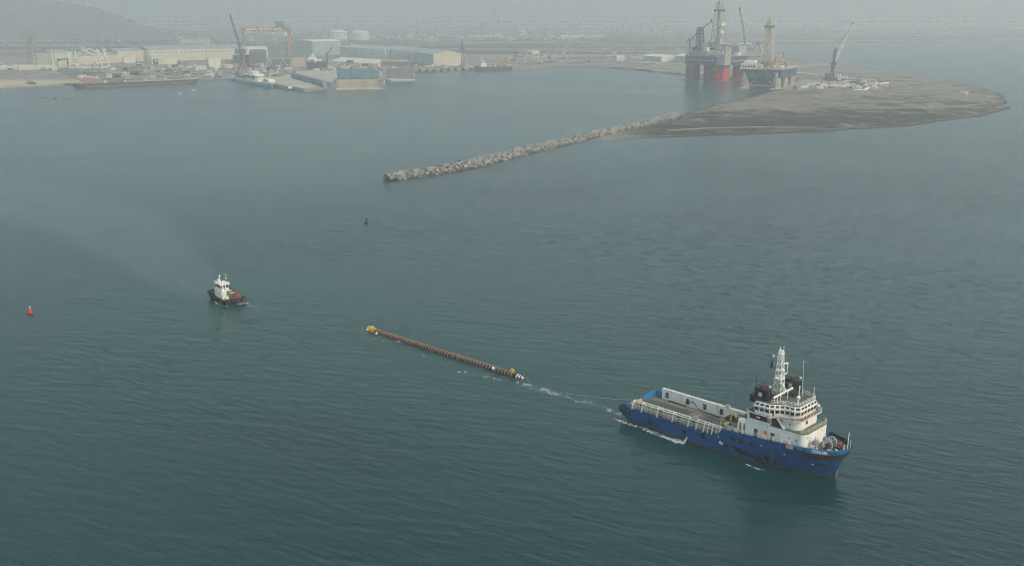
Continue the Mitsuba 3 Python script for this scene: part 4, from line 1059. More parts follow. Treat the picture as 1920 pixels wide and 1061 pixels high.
def hall(name, label, l, r, hpx, deep, wall, roof, rise=0.12, bays=0, door=None, group=None, wing=0, gable=None, baywin=False):
    """A shed whose front runs from pixel l to pixel r; hpx: eaves height in photo pixels; deep: metres, away from the viewer."""
    L, R = P(*l), P(*r)
    w = float(np.hypot(*(R - L)[:2]))
    h = hpx * mpp((L + R) / 2)
    t = Thing(name, label, 'building', (L[0], L[1], GZ - 0.3), math.atan2(R[1] - L[1], R[0] - L[0]), group)
    t.part('wall', MB().box(0, w, 0, deep, 0, h), wall)
    if rise > 0:
        e = 0.6
        rz = rise * deep
        t.part('roof', MB().hexa([(-e, -e, h), (w + e, -e, h), (w + e, deep + e, h), (-e, deep + e, h), (-e, deep / 2 - 0.2, h + rz), (w + e, deep / 2 - 0.2, h + rz), (w + e, deep / 2 + 0.2, h + rz), (-e, deep / 2 + 0.2, h + rz)]), roof)
    else:
        t.part('roof', MB().box(-0.5, w + 0.5, -0.5, deep + 0.5, h, h + 0.8), roof)
    for k in range(bays):
        x = w * (k + 0.5) / bays
        t.part('facade_panel', MB().box(x - w / bays * 0.36, x + w / bays * 0.36, -0.55, -0.05, 0.6, h * (0.62 if baywin else 0.9)), wall)
        if baywin:
            t.part('window', MB().box(x - w / bays * 0.3, x + w / bays * 0.3, -0.3, -0.04, h * 0.70, h * 0.84), F_PALEBLUE)
    if door:
        a, b, z = door
        t.part('door', MB().box(w * a, w * b, -0.5, -0.04, 0, h * z), F_DARK)
        t.part('door_panel', MB().box(w * (a + 0.3 * (b - a)), w * (a + 0.8 * (b - a)), -0.9, -0.55, h * z * 0.45, h * z * 0.85), F_PALEBLUE)
    if gable is not None:  # end face in a paler colour than the walls: sunlight put into it
        t.part('sunlit_gable_wall', MB().box(w + 0.05, w + 0.5, 0.4, deep - 0.4, 0.4, h - 0.2), gable)
        t.part('sunlit_gable_top', MB().hexa([(w + 0.05, 0.4, h - 0.15), (w + 0.75, 0.4, h - 0.15), (w + 0.75, deep - 0.4, h - 0.15), (w + 0.05, deep - 0.4, h - 0.15), (w + 0.05, deep / 2 - 0.3, h + rise * deep * 0.95), (w + 0.75, deep / 2 - 0.3, h + rise * deep * 0.95), (w + 0.75, deep / 2 + 0.3, h + rise * deep * 0.95), (w + 0.05, deep / 2 + 0.3, h + rise * deep * 0.95)]), gable)
    return t


hall('quay_shed', 'small pale shed at the far left end of the shipyard quay', (0, 131), (24, 130), 5, 22, F_CREAM, F_ROOFLT, 0.05)
hall('quay_shed', 'low pale shed second from the left on the shipyard quay', (27, 130.5), (42, 129.5), 5, 18, F_CREAM, F_ROOFLT, 0.05)
hall('long_shed', 'long low cream shed behind the sandy quay', (38, 132), (66, 131.5), 8, 24, F_CREAM, F_ROOFLT, 0.06, bays=4)
hall('long_shed', 'long low cream shed with pale flat roof at the head of the slipway', (66, 131.5), (98, 130), 7, 24, F_CREAM, F_ROOFLT, 0.0, bays=5)
hall('end_hall', 'cream gabled hall at the left of the white jacket frame', (104, 124), (137, 122), 24, 55, F_CREAM, F_ROOF, 0.10, door=(0.1, 0.8, 0.55))
hall('yard_office', 'small bright cream block in front of the left gabled hall', (110, 128), (126, 127.5), 11, 14, F_CREAM, F_ROOFLT, 0)
hall('ribbed_hall', 'low cream ribbed hall behind the white jacket frame', (140, 122), (223, 118), 15, 60, F_CREAM, F_ROOF, 0.08, bays=12)
hall('ribbed_hall', 'taller cream ribbed hall between the jacket frame and the great hall', (223, 117.5), (281, 115), 20, 70, F_CREAM, F_ROOF, 0.08, bays=9)
hall('yard_shed', 'small white shed in front of the ribbed halls', (233, 118.5), (254, 118), 9, 12, F_WHITE, F_ROOFLT, 0)
hall('great_hall', 'very long cream fabrication hall with grey roof', (281, 116), (466, 111), 21, 90, F_CREAM, F_ROOF, 0.09, bays=24, baywin=True)
hall('annexe', 'cream annexe against the left end of the great hall', (285, 121.5), (333, 120.5), 17, 25, F_CREAM, F_ROOFLT, 0, door=(0.05, 0.25, 0.6))
hall('yard_shed', 'white shed in front of the cream annexe', (309, 121), (333, 120.5), 11, 14, F_WHITE, F_ROOFLT, 0)
hall('portal_hall', 'pale portal hall with a large open doorway under the gantry crane', (459, 111), (502, 109.5), 21, 40, F_WHITE, F_ROOFLT, 0.0, door=(0.2, 0.85, 0.72))
hall('white_block', 'tall white block standing on the shipyard quay', (392, 127.5), (414, 127), 17, 18, F_WHITE, F_ROOFLT, 0)
hall('yard_shed', 'low cream shed left of the tall white block', (367, 131), (388, 130.5), 6, 14, F_CREAM, F_ROOFLT, 0)
hall('yard_shed', 'low cream shed right of the tall white block', (420, 129), (437, 128.5), 6, 14, F_CREAM, F_ROOFLT, 0)
hall('glass_hall', 'tall pale blue hall below the left storage tank', (587, 106), (641, 104), 27, 70, F_PALEBLUE, F_ROOFLT, 0.05, bays=5, baywin=True)
hall('side_hall', 'long pale blue hall in the middle of the shipyard', (637, 106), (728, 113), 18, 75, F_PALEBLUE, F_ROOF, 0.08, bays=10)
hall('gable_hall', 'pale blue hall with sunlight painted cream on its gable end', (722, 111), (813, 125), 21, 62, F_PALEBLUE, F_ROOF, 0.10, bays=11, gable=F_CREAM)
hall('shore_warehouse', 'small white warehouse leftmost beside the drilling rigs', (1157, 114.5), (1171, 114.5), 8, 30, F_WHITE, F_ROOFLT, 0.06)
hall('shore_warehouse', 'low flat white warehouse second from the left beside the rigs', (1175, 113), (1203, 114), 5, 30, F_CREAM, F_ROOFLT, 0.0)
hall('shore_warehouse', 'large warehouse with a bright white roof and sunlight painted white on its gable behind the rigs', (1205, 115), (1240, 117), 10, 45, F_PALEBLUE, F_ROOFLT, 0.09, bays=5, gable=F_WHITE)
hall('shore_warehouse', 'grey walled warehouse nearest the dark drilling rig', (1264, 117), (1299, 119), 12, 45, F_PALEBLUE, F_ROOFLT, 0.09, bays=4)
hall('coach_shed', 'long low white canopy on the shore in front of the warehouses', (1199, 120.5), (1231, 121.5), 2.6, 6, F_WHITE, F_ROOFLT, 0)
hall('shore_house', 'flat roofed cream house on the bare shore in the middle distance', (974, 101), (998, 102), 6, 26, F_CREAM, F_ROOFLT, 0, door=(0.1, 0.9, 0.35))
hall('beach_hut', 'small white hut alone near the tip of the spit', (1801, 178), (1812, 178.5), 5, 7, F_WHITE, F_ROOFLT, 0.08, door=(0.4, 0.6, 0.6))

# the two storage tanks
for x0, x1, yb, yt, tx in ((615, 648, 75, 62, 'left one of the two round white storage tanks'), (657, 691, 76, 63, 'right one of the two round white storage tanks')):
    c = P((x0 + x1) / 2, yb)
    k = mpp(c)
    t = Thing('storage_tank', tx, 'tank', c)
    R, hh_ = (x1 - x0) / 2 * k, (yb - yt) * k
    t.part('shell', MB().tube((0, R, 0), (0, R, hh_), R, n=28), F_WHITE, smooth=30)
    t.part('dome', MB().dome((0, R, hh_), R, 28, 4, sz=0.28), F_WHITE, smooth=40)
    t.part('rim', MB().torus((0, R, hh_), R, 0.9, (0, 0, 1), 28, 4), F_STEELLT)
    t.part('stair', MB().tube((-R * 0.9, R * 0.4, 0), (0, -1.0, hh_), 0.8, n=4), F_STEELLT)

# goliath gantry crane
a, b = P(458, 108), P(543, 107)
G = Thing('gantry_crane', 'red goliath gantry crane spanning the building dock', 'crane', (a[0], a[1], GZ), math.atan2(b[1] - a[1], b[0] - a[0]))
gw = float(np.hypot(*(b - a)[:2]))
gk = mpp((a + b) / 2)
gh = 47 * gk
G.part('girder', MB().box(-4, gw + 6, -6, -1, gh, gh + 9).box(-4, gw + 6, 3, 8, gh, gh + 9), F_REDSTEEL)
G.part('left_leg', MB().tube((0, -12, 0), (0, -2, gh), 2.0, 1.6, 6).tube((0, 14, 0), (0, 4, gh), 2.0, 1.6, 6).tube((0, -12, 3), (0, 14, 3), 1.5, n=4), F_REDSTEEL, label='slender red left leg')
G.part('right_leg', MB().hexa([(gw - 6, -16, 0), (gw + 3, -16, 0), (gw + 3, -8, 0), (gw - 6, -8, 0), (gw - 4, -5, gh), (gw + 6, -5, gh), (gw + 6, 1, gh), (gw - 4, 1, gh)])
       .hexa([(gw - 6, 10, 0), (gw + 3, 10, 0), (gw + 3, 18, 0), (gw - 6, 18, 0), (gw - 4, 1.2, gh), (gw + 6, 1.2, gh), (gw + 6, 7, gh), (gw - 4, 7, gh)]), F_REDSTEEL, label='broad red right leg')
G.part('bogie', MB().box(gw - 8, gw + 5, -17, 19, 0, 3), F_REDSTEEL)
G.part('trolley', MB().box(gw - 30, gw - 8, -7, 9, gh + 9, gh + 24, 1.5), F_BLUESTEEL, label='blue hoist house on top of the girder')
G.part('trolley', MB().box(2, 20, -7.5, 9, gh - 3, gh, 0.5), F_STEELLT)
G.part('cab', MB().box(gw - 12, gw - 3, -10, -6, gh - 12, gh - 2, 1), F_STEELLT)
tm = meshkit.text_mesh('BAKU SHIPYARD', 5.2, 0.4, True)
tv = np.array(tm.vertices)
sc = 84.0 / tv[:, 0].max()
G.part('girder_lettering', MB().add(np.column_stack([8 + tv[:, 0] * sc, -6.1 - tv[:, 2], gh + 2.4 + tv[:, 1]]), tm.faces), F_WHITE, label='white letters on the girder')

# slewing tower cranes
def slew_crane(label, x, yb, ycab, jib, base, cab, w=9.0, jm=None, cabw=17.0, cabh=12.0):
    c = P(x, yb)
    k = mpp(c)
    t = Thing('tower_crane', label, 'crane', c)
    hc = (yb - ycab) * k
    t.part('tower', MB().lattice([(-w / 2, -w / 2, 0), (w / 2, -w / 2, 0), (w / 2, w / 2, 0), (-w / 2, w / 2, 0)], [(-w / 3, -w / 3, hc), (w / 3, -w / 3, hc), (w / 3, w / 3, hc), (-w / 3, w / 3, hc)], w * 0.11, 3, w * 0.08), base)
    t.part('bogie', MB().box(-w * 0.7, w * 0.7, -w * 0.7, w * 0.7, 0, w * 0.3), base)
    t.part('machinery_house', MB().box(-cabw * 0.6, cabw * 0.4, -cabw * 0.35, cabw * 0.35, hc, hc + cabh, 0.6), cab)
    jx, jy = jib
    tip = np.array([(jx - x) * k, 0, (yb - jy) * k])
    root = np.array([0, 0, hc + cabh * 0.4])
    d = (tip - root) / np.linalg.norm(tip - root)
    n = np.cross(d, [0, 1, 0])
    s = w * 0.26
    t.part('jib', MB().lattice([root + n * s + [0, s, 0], root - n * s + [0, s, 0], root - n * s - [0, s, 0], root + n * s - [0, s, 0]], [tip + n * s * .35 + [0, s * .35, 0], tip - n * s * .35 + [0, s * .35, 0], tip - n * s * .35 - [0, s * .35, 0], tip + n * s * .35 - [0, s * .35, 0]], w * 0.075, 10, w * 0.05), jm or cab)
    t.part('mast_head', MB().tube((-cabw * 0.2, 0, hc + cabh), (-cabw * 0.1, 0, hc + cabh * 2.0), w * 0.09).tube((-cabw * 0.1, 0, hc + cabh * 2.0), tip, w * 0.025, n=3).tube((-cabw * 0.1, 0, hc + cabh * 2.0), (-cabw * 0.55, 0, hc + cabh), w * 0.04, n=3), jm or cab)
    return t


slew_crane('quay crane with red lattice base, blue house and long dark jib', 455, 131, 102, (438, 31), F_REDSTEEL, F_BLUESTEEL, 8.5, F_BLUESTEEL, 19, 9)
slew_crane('blue crane on a red base beside the bright gable hall', 868, 127, 94, (866, 78), F_REDSTEEL, F_BLUESTEEL, 6.0, F_BLUESTEEL, 12, 8)
slew_crane('thin dark derrick crane behind the floating docks', 614, 127, 104, (626, 88), F_DARK, F_DARK, 3.0, F_DARK, 4, 3)
slew_crane('far pale grey crane with its jib raised, on the hazy skyline', 901, 63, 56, (929, 28), F_DARK, F_DARK, 12.0, F_DARK, 22, 14)
slew_crane('slender crane at the far left edge of the yard', 5, 128, 120, (1, 112), F_STEELLT, F_STEELLT, 3.0, F_STEELLT, 4, 3)
F_FADEDRED = mat('faded_red', (0.30, 0.19, 0.17), 0.7)
c = P(62, 131)
LT = Thing('lattice_tower', 'tall faded red lattice tower behind the sandy quay', 'tower', c)
k = mpp(c)
LT.part('tower', MB().lattice([(-6, -6, 0), (6, -6, 0), (6, 6, 0), (-6, 6, 0)], [(-4.5, -4.5, 60 * k), (4.5, -4.5, 60 * k), (4.5, 4.5, 60 * k), (-4.5, 4.5, 60 * k)], 0.42, 9, 0.24), F_FADEDRED)
LT.part('top_cabin', MB().box(-5.5, 5.5, -5.5, 5.5, 60 * k, 61 * k, 0.5), F_FADEDRED)
LT.part('side_mast', MB().tube((9, 0, 0), (9, 0, 61 * k), 0.6, 0.4), F_FADEDRED)
for x, yb, yt, tx in ((150, 56, 24, 'thin radio mast on the hazy plain at the upper left'), (94, 60, 51, 'short water tower on the hazy plain at the upper left'), (936, 66, 41, 'pale slim chimney beside the far grey crane'), (205, 92, 72, 'lamp mast behind the ribbed halls'), (268, 90, 70, 'lamp mast behind the great hall'), (430, 88, 68, 'thin pale mast behind the great hall')):
    c = P(x, yb)
    k = mpp(c)
    t = Thing('mast', tx, 'mast', c)
    w = 0.8 * k
    t.part('shaft', MB().tube((0, 0, 0), (0, 0, (yb - yt) * k), w * 0.55, w * 0.35, 6), F_STEELLT if 'pale' in tx else F_DARK)
    t.part('head', MB().box(-w * 1.5, w * 1.5, -w, w, (yb - yt) * k, (yb - yt) * k + w * 1.2), F_STEELLT if 'pale' in tx else F_DARK)
for (x, yb, xt, yt, tx) in ((102, 129, 98, 99, 'leaning white pole left of the cream gabled hall'), (591, 100, 587, 74, 'leaning white pole left of the pale blue hall'), (726, 113, 722, 93, 'leaning dark framed pole at the joint of the two blue halls')):
    c = P(x, yb)
    k = mpp(c)
    t = Thing('leaning_pole', tx, 'pole', c)
    t.part('shaft', MB().tube((0, 0, 0), ((xt - x) * k, 3, (yb - yt) * k), 1.2, 0.9, 6), F_WHITE)
    t.part('foot', MB().box(-2, 2, -2, 2, 0, 1.2), F_CONC)

# white tubular jacket frame
c = P(128, 130)
k = mpp(c)
J = Thing('jacket_frame', 'white tubular offshore jacket frame lying on the yard', 'frame', c)
def jp(x, y, d):
    return np.array([(x - 128) * k, d, (131 - y) * k])
for d in (0, 22):
    o = 4 if d else 0
    for (p, q) in (((131, 101), (131, 130)), ((134, 113), (159, 96)), ((159, 96), (190, 111)), ((133, 118), (160, 130)), ((160, 130), (188, 112)), ((188, 105), (193, 130)), ((184, 94), (187, 110)), ((188, 95), (188, 108)), ((134, 129), (193, 129)), ((180, 112), (183, 122)), ((188, 112), (186, 122))):
        J.part('chord', MB().tube(jp(p[0] + o, p[1] - o * 0.3, d), jp(q[0] + o, q[1] - o * 0.3, d), 1.25, n=6), F_WHITE)
for q in ((131, 101), (134, 113), (159, 96), (190, 111), (160, 130), (193, 129)):
    J.part('brace', MB().tube(jp(*q, 0), jp(q[0] + 4, q[1] - 1.2, 22), 0.75, n=6), F_WHITE)

# slipway and building dock surfaces, dark yard blocks
def block(name, label, cat, pts, h, m, z0=None, extra=None):
    """A solid standing on a quadrilateral of ground seen at these pixels."""
    q = [P(*p) for p in pts]
    o = q[0]
    t = Thing(name, label, cat, (o[0], o[1], 0))
    mb = MB().prism([(v[0] - o[0], v[1] - o[1]) for v in q], GZ - 0.4 if z0 is None else z0, GZ + h)
    t.part('body', mb, m)
    return t


struct('slipway', MB().prism([tuple(P(*p)[:2]) for p in ((100, 131), (137, 128), (232, 147), (162, 156))], GZ - 1, GZ + 0.5), F_GREEN, label='dark green slipway running down to the water')
struct('slipway_apron', MB().prism([tuple(P(*p)[:2]) for p in ((140, 145), (200, 143), (186, 154), (160, 157))], GZ - 1, GZ + 0.7), F_REDSTEEL, label='faded red apron at the foot of the slipway')
for (pts, h, m, tx) in ((((437, 119), (470, 118.5), (470, 114), (437, 114)), 13, F_DARK, 'dark steel hull block left of the building dock'), (((468, 122), (498, 121), (500, 113), (470, 113)), 24, F_GREEN, 'large grey green hull section under the gantry crane'),
                        (((545, 128), (572, 128), (572, 110), (549, 110)), 2.5, F_BROWN, 'brown concrete ramp behind the blue floating dock'), (((620, 116), (724, 122), (724, 113), (640, 108)), 1.0, F_STEELLT, 'wide pale paved platform before the pale blue hall'),
                        (((508, 126), (540, 127), (545, 112), (510, 112)), 1.2, F_DARK, 'dark paved building dock floor below the gantry'), (((715, 124), (765, 125.5), (765, 121), (715, 120)), 9, F_BROWN, 'brown scrap heap in front of the gable hall'),
                        (((1310, 139), (1352, 143), (1365, 137), (1320, 134)), 1.0, F_CONC, 'grey concrete apron behind the dark rig')):
    t = block('hull_block' if 'hull' in tx else 'yard_slab', tx, 'steel block' if 'hull' in tx else 'slab', pts, h, m)
    if h > 5:
        c0 = np.mean([P(*p) for p in pts], 0) - P(*pts[0])
        t.part('top_frame', MB().box(c0[0] - 10, c0[0] + 10, c0[1] - 6, c0[1] + 6, GZ + h, GZ + h + 2.5, 1.0), m)

# quay wall with fenders
qa, qb = at(765, 136.5), at(886, 132.2)
Q = Thing('fender_quay', 'pale concrete quay wall with dark fender blocks before the gable hall', 'quay', (qa[0], qa[1], 0), math.atan2(qb[1] - qa[1], qb[0] - qa[0]))
ql = float(np.hypot(*(qb - qa)[:2]))
Q.part('wall', MB().box(0, ql, 0, 14, -1, 5.2), F_CONC)
for i in range(9):
    Q.part('fender_block', MB().box(ql * (i + 0.4) / 9, ql * (i + 0.4) / 9 + 4.5, -2, -0.02, 0.3, 5.6), F_DARK)
for i in range(9):
    Q.part('quay_bollard', MB().tube((ql * (i + 0.7) / 9, 2, 5.2), (ql * (i + 0.7) / 9, 2, 6.6), 0.6), F_DARK)
qa, qb = at(-40, 166.5), at(150, 158.5)
Q = Thing('sandy_quay', 'low grey quay wall along the sandy yard at the left', 'quay', (qa[0], qa[1], 0), math.atan2(qb[1] - qa[1], qb[0] - qa[0]))
ql = float(np.hypot(*(qb - qa)[:2]))
Q.part('wall', MB().box(0, ql, 0, 2.5, -1, 2.6), F_CONC)
Q.part('wale', MB().box(0, ql, -0.5, -0.02, 0.2, 1.6), F_DARK)

# floating docks: wing walls on a pontoon
def dock(label, front, fh, fm, back, bh, bm, floor_m, t=4.0):
    f0, f1 = at(*front[0]), at(*front[1])
    b0, b1 = at(*back[0]), at(*back[1])
    D = Thing('floating_dock', label, 'dock', (f0[0], f0[1], 0))
    o = np.array([f0[0], f0[1], 0])
    q = [v - o for v in (f0, f1, b1, b0)]
    D.part('pontoon', MB().prism([tuple(v[:2]) for v in q], -1, 1.8), floor_m)

    def wall(p, r, h, m, nm, lab):
        d = (r - p)[:2]
        L = np.hypot(*d)
        d = d / L
        n = np.array([-d[1], d[0]])
        fr = lambda a, b_, z: np.array([p[0] + d[0] * a + n[0] * b_, p[1] + d[1] * a + n[1] * b_, z])
        D.part(nm, MB().hexa([fr(0, 0, 1.8), fr(L, 0, 1.8), fr(L, t, 1.8), fr(0, t, 1.8), fr(0, 0, h), fr(L, 0, h), fr(L, t, h), fr(0, t, h)]), m, label=lab)
        k = max(2, int(L / 13))
        for i in range(k):
            D.part('wall_plate', MB().hexa([fr(L * (i + .06) / k, -0.22, 2.4), fr(L * (i + .94) / k, -0.22, 2.4), fr(L * (i + .94) / k, -0.02, 2.4), fr(L * (i + .06) / k, -0.02, 2.4), fr(L * (i + .06) / k, -0.22, h - 0.8), fr(L * (i + .94) / k, -0.22, h - 0.8), fr(L * (i + .94) / k, -0.02, h - 0.8), fr(L * (i + .06) / k, -0.02, h - 0.8)]), m)
        D.part('wall_railing', MB().rails([fr(0.5, t / 2, h), fr(L - 0.5, t / 2, h)], 1.4, 6, 0.14, 2), F_DARK)
        D.part('end_tower', MB().hexa([fr(L - 5, -1, 1.8), fr(L + 0.5, -1, 1.8), fr(L + 0.5, t + 1, 1.8), fr(L - 5, t + 1, 1.8), fr(L - 5, -1, h + 3), fr(L + 0.5, -1, h + 3), fr(L + 0.5, t + 1, h + 3), fr(L - 5, t + 1, h + 3)]), F_DOCKGREY)
    if fh:
        wall(q[0], q[1], fh, fm, 'near_wall', 'near wing wall')
    wall(q[3], q[2], bh, bm, 'far_wall', 'far wing wall')
    return D


D2 = dock('floating dock with a tan near wall and a blue far wall', ((631, 168.5), (720, 167)), 13.5, F_DOCKTAN, ((632, 152), (722, 152.5)), 18, F_DOCKBLUE, F_STEELLT)
D2.part('dock_crane', MB().lattice([(58, 12, 13), (62, 12, 13), (62, 16, 13), (58, 16, 13)], [(59, 13, 24), (61, 13, 24), (61, 15, 24), (59, 15, 24)], 0.5, 3, 0.35).tube((60, 14, 24), (52, 10, 29), 0.5), F_STEELLT)
D1 = dock('long low pontoon dock with a dark blue wall at its back beside the ferry', ((500, 160.5), (571, 173)), 0, None, ((546, 151), (607, 169)), 11, F_DOCKBLUE, F_CONC)
D1.part('deck_edge', MB().add([], np.zeros((0, 3), int)) if False else MB().prism([(0, 0), tuple((at(571, 173) - at(500, 160.5))[:2]), tuple((at(607, 169) - at(500, 160.5))[:2] - np.array([3.0, 2.0])), tuple((at(546, 151) - at(500, 160.5))[:2] - np.array([3.0, 2.0]))], 1.82, 4.6), F_CONC, label='pale concrete deck of the pontoon')
D3 = dock('grey violet dock wall standing behind the tan walled dock', ((733, 152.5), (778, 151.5)), 0, None, ((722, 150), (776, 151)), 16, F_DOCKGREY, F_STEELLT)

# quay finger behind the docks
struct('dock_quay', MB().prism([tuple(at(*p)[:2]) for p in ((430, 150), (505, 158), (545, 152), (620, 158), (628, 152), (720, 141), (640, 134), (505, 139))], -1, 2.5), F_CONC, label='grey quay between the floating docks')

# long barge with red apron bow
ba, bb = at(150, 166), at(376, 155.5)
L = float(np.hypot(*(bb - ba)[:2]))
BA = Thing('long_barge', 'very long flat dark barge with dull red sides moored along the yard', 'barge', (ba[0], ba[1], 0), math.atan2(bb[1] - ba[1], bb[0] - ba[0]))
BA.part('hull', MB().loft([[(0, 6, 5), (4, 7, -1), (4, 29, -1), (0, 30, 5)], [(8, 0, 5), (10, 0, -1), (10, 36, -1), (8, 36, 5)], [(L - 12, 0, 5), (L - 14, 0, -1), (L - 14, 36, -1), (L - 12, 36, 5)], [(L, 6, 5.4), (L - 4, 8, -1), (L - 4, 28, -1), (L, 30, 5.4)]]), mat('barge_red', (0.155, 0.10, 0.092), 0.75, vary=0.25, vs=8.0))
BA.part('side_band', MB().box(9, L - 13, -0.25, -0.02, 3.0, 5.3), F_DARK)
BA.part('deck', MB().box(9, L - 13, 0.5, 35.5, 5.02, 5.5), F_GREEN)
BA.part('fore_deck', MB().box(1.5, 34, 7, 29, 5.04, 5.8), F_REDSTEEL, label='dull red deck at the left end of the barge')
BA.part('deck_house', MB().box(L * 0.55, L * 0.78, 26, 31, 5.5, 8.5), F_DOCKGREY)
BA.part('deck_rail', MB().box(L * 0.36, L * 0.98, 3.2, 4.0, 5.5, 7.0), F_PALEBLUE, label='pale band along the right half of the barge deck')
BA.part('deck_edge', MB().box(L * 0.30, L * 0.99, 33.0, 34.5, 5.5, 8.2), F_REDSTEEL)
for i in range(4):
    BA.part('deck_gear', MB().box(40 + 31 * i, 44 + 31 * i, 12, 16, 5.5, 7.5, 0.3), F_STEELLT)

# blue hulled ferry
fa, fb = at(500, 165), at(431, 150.5)
FL = float(np.hypot(*(fb - fa)[:2]))
FE = Thing('moored_ferry', 'white ship with pale blue hull moored beside the pontoon dock', 'ship', (fb[0], fb[1], 0), math.atan2(fa[1] - fb[1], fa[0] - fb[0]))
ring_ = []
for f, hw, z in ((0, 5, 6), (0.03, 8, 6), (0.5, 9, 5.5), (0.85, 8.6, 6), (0.96, 6, 7.0), (1.0, 2.5, 7.4)):
    ring_.append([(f * FL, 9 - hw, z), (f * FL * 0.985, 9 - hw * 0.85, -1), (f * FL * 0.985, 9 + hw * 0.85, -1), (f * FL, 9 + hw, z)])
FE.part('hull', MB().loft(ring_), mat('ferry_blue', (0.11, 0.33, 0.40), 0.5, vary=0.12, vs=8.0))
FE.part('bulwark', MB().loft([[(p[0][0], p[0][1], p[0][2]), (p[0][0], p[0][1] + 0.1, p[0][2] - 2.6), (p[3][0], p[3][1] - 0.1, p[3][2] - 2.6), (p[3][0], p[3][1], p[3][2] + 0.05)] for p in [[np.array(v) + [0, -0.15 if v[1] < 9 else 0.15, 0.1] for v in q] for q in ring_]]), F_STEELLT)
FE.part('deckhouse', MB().box(FL * 0.42, FL * 0.68, 2.5, 15.5, 6, 13), F_WHITE)
FE.part('upper_deck', MB().box(FL * 0.40, FL * 0.70, 1.5, 16.5, 13, 14.6), F_WHITE)
FE.part('bridge', MB().box(FL * 0.46, FL * 0.60, 4, 14, 14.6, 18.5, 0.4), F_CREAM)
for i in range(4):
    FE.part('window', MB().box(FL * 0.43 + FL * 0.062 * i, FL * 0.43 + FL * 0.062 * i + FL * 0.05, 2.2, 2.48, 8.2, 12.4), F_DARK)
FE.part('forecastle', MB().box(FL * 0.84, FL * 0.985, 3.5, 14.5, 6.6, 11.0, 1.0), F_WHITE)
FE.part('fore_window', MB().box(FL * 0.86, FL * 0.96, 3.3, 3.9, 9.0, 10.0), F_DARK)
FE.part('foremast', MB().tube((FL * 0.86, 9, 9), (FL * 0.86, 9, 30), 0.5, 0.3).tube((FL * 0.70, 4, 6), (FL * 0.64, 6, 24), 0.6).tube((FL * 0.72, 8, 6), (FL * 0.66, 8, 24), 0.6), F_STEELLT)
FE.part('deck_cargo', MB().box(FL * 0.06, FL * 0.36, 4, 14, 6, 8.6, 0.6), F_GREEN)

# dark hulled offshore ship at the fender quay
a, b = at(892, 134), at(961, 131.8)
L = float(np.hypot(*(b - a)[:2]))
S = Thing('moored_supply_ship', 'black hulled supply ship with white house and orange stern frame at the far quay', 'ship', (a[0], a[1], 0), math.atan2(b[1] - a[1], b[0] - a[0]))
S.part('hull', MB().loft([[(0, 7, 9.5), (3, 7.5, -1), (3, 8.5, -1), (0, 9, 9.5)], [(8, 1.5, 8.5), (9, 3, -1), (9, 13, -1), (8, 14.5, 8.5)], [(26, 0, 6.5), (26, 0, -1), (26, 16, -1), (26, 16, 6.5)], [(L, 0, 6.5), (L, 1, -1), (L, 15, -1), (L, 16, 6.5)]]), mat('far_hull_dark', (0.03, 0.06, 0.085), 0.6, vary=0.2, vs=6.0))
S.part('house', MB().box(13, 25, 2, 14, 6.5, 14, 0.3), F_WHITE)
S.part('bridge', MB().box(14, 22, 3, 13, 14, 18, 0.3), F_WHITE)
S.part('bridge_window', MB().box(13.8, 22.2, 2.8, 13.2, 15.2, 16.6), F_DARK)
S.part('mast', MB().tube((17, 8, 18), (17, 8, 33), 0.5, 0.3).tube((20, 6, 18), (20, 6, 21), 1.0), F_STEELLT)
S.part('crane_boom', MB().tube((30, 8, 12), (L - 8, 8, 11.5), 0.8, n=6).tube((30, 8, 6.5), (30, 8, 12), 1.0), F_ORANGE)
S.part('stern_frame', MB().tube((L - 9, 2, 6.5), (L - 6, 6, 29), 0.9).tube((L - 2, 14, 6.5), (L - 5, 10, 29), 0.9).tube((L - 6, 6, 29), (L - 5, 10, 29), 0.9).box(L - 12, L - 1, 1, 15, 6.5, 9.5, 0.5), F_ORANGE, label='orange A shaped stern frame')
for i in range(4):
    S.part('deck_cargo', MB().box(32 + 6 * i, 36 + 6 * i, 3, 9, 6.5, 9, 0.2), F_BLUESTEEL if i % 2 else F_STEELLT)

# ship under repair on the building berth
c = P(575, 131)
k = mpp(c)
S = Thing('ship_in_dock', 'ship under repair with white upper works and dark hull behind the docks', 'ship', (c[0], c[1], GZ))
S.part('hull', MB().loft([[(0, 0, 0), (0, 20, 0), (0, 20, 15), (0, 0, 15)], [(22, -2, 0), (22, 20, 0), (22, 20, 14), (22, -3, 14)], [(34, 6, 0), (34, 12, 0), (36, 12, 15), (36, 6, 15)]]), F_DARK)
S.part('house', MB().box(1, 18, 1, 16, 14, 19, 0.4), F_WHITE)
S.part('bridge', MB().box(4, 16, 2, 15, 19, 23, 0.5), F_WHITE)
S.part('house_window', MB().box(3, 16, 0.6, 0.98, 16, 17.6), F_DARK)
S.part('life_boat', MB().box(21, 30, -2, 2, 15.5, 18.5, 0.6), F_WHITE)
S.part('funnel', MB().box(9, 13, 6, 10, 23, 28, 0.3), F_WHITE)
S.part('crane_arm', MB().tube((12, 0, 21), (19, -3, 12), 0.6).tube((7, 4, 23), (7, 4, 27), 0.4).tube((14, 4, 23), (12, 4, 27), 0.4), F_WHITE)
S = Thing('stern_block', 'dark stern of a second hull at the left end of the repair berth', 'ship', (P(549, 140)[0], P(549, 140)[1], GZ))
S.part('hull', MB().box(0, 4, 0, 6, 0, 8, 0.3), F_BLUESTEEL)
S.part('gallows', MB().tube((0, 0, 8), (0, 0, 14), 0.5).tube((4, 0, 8), (4, 0, 14), 0.5).tube((0, 0, 14), (4, 0, 14), 0.5), F_STEELLT)

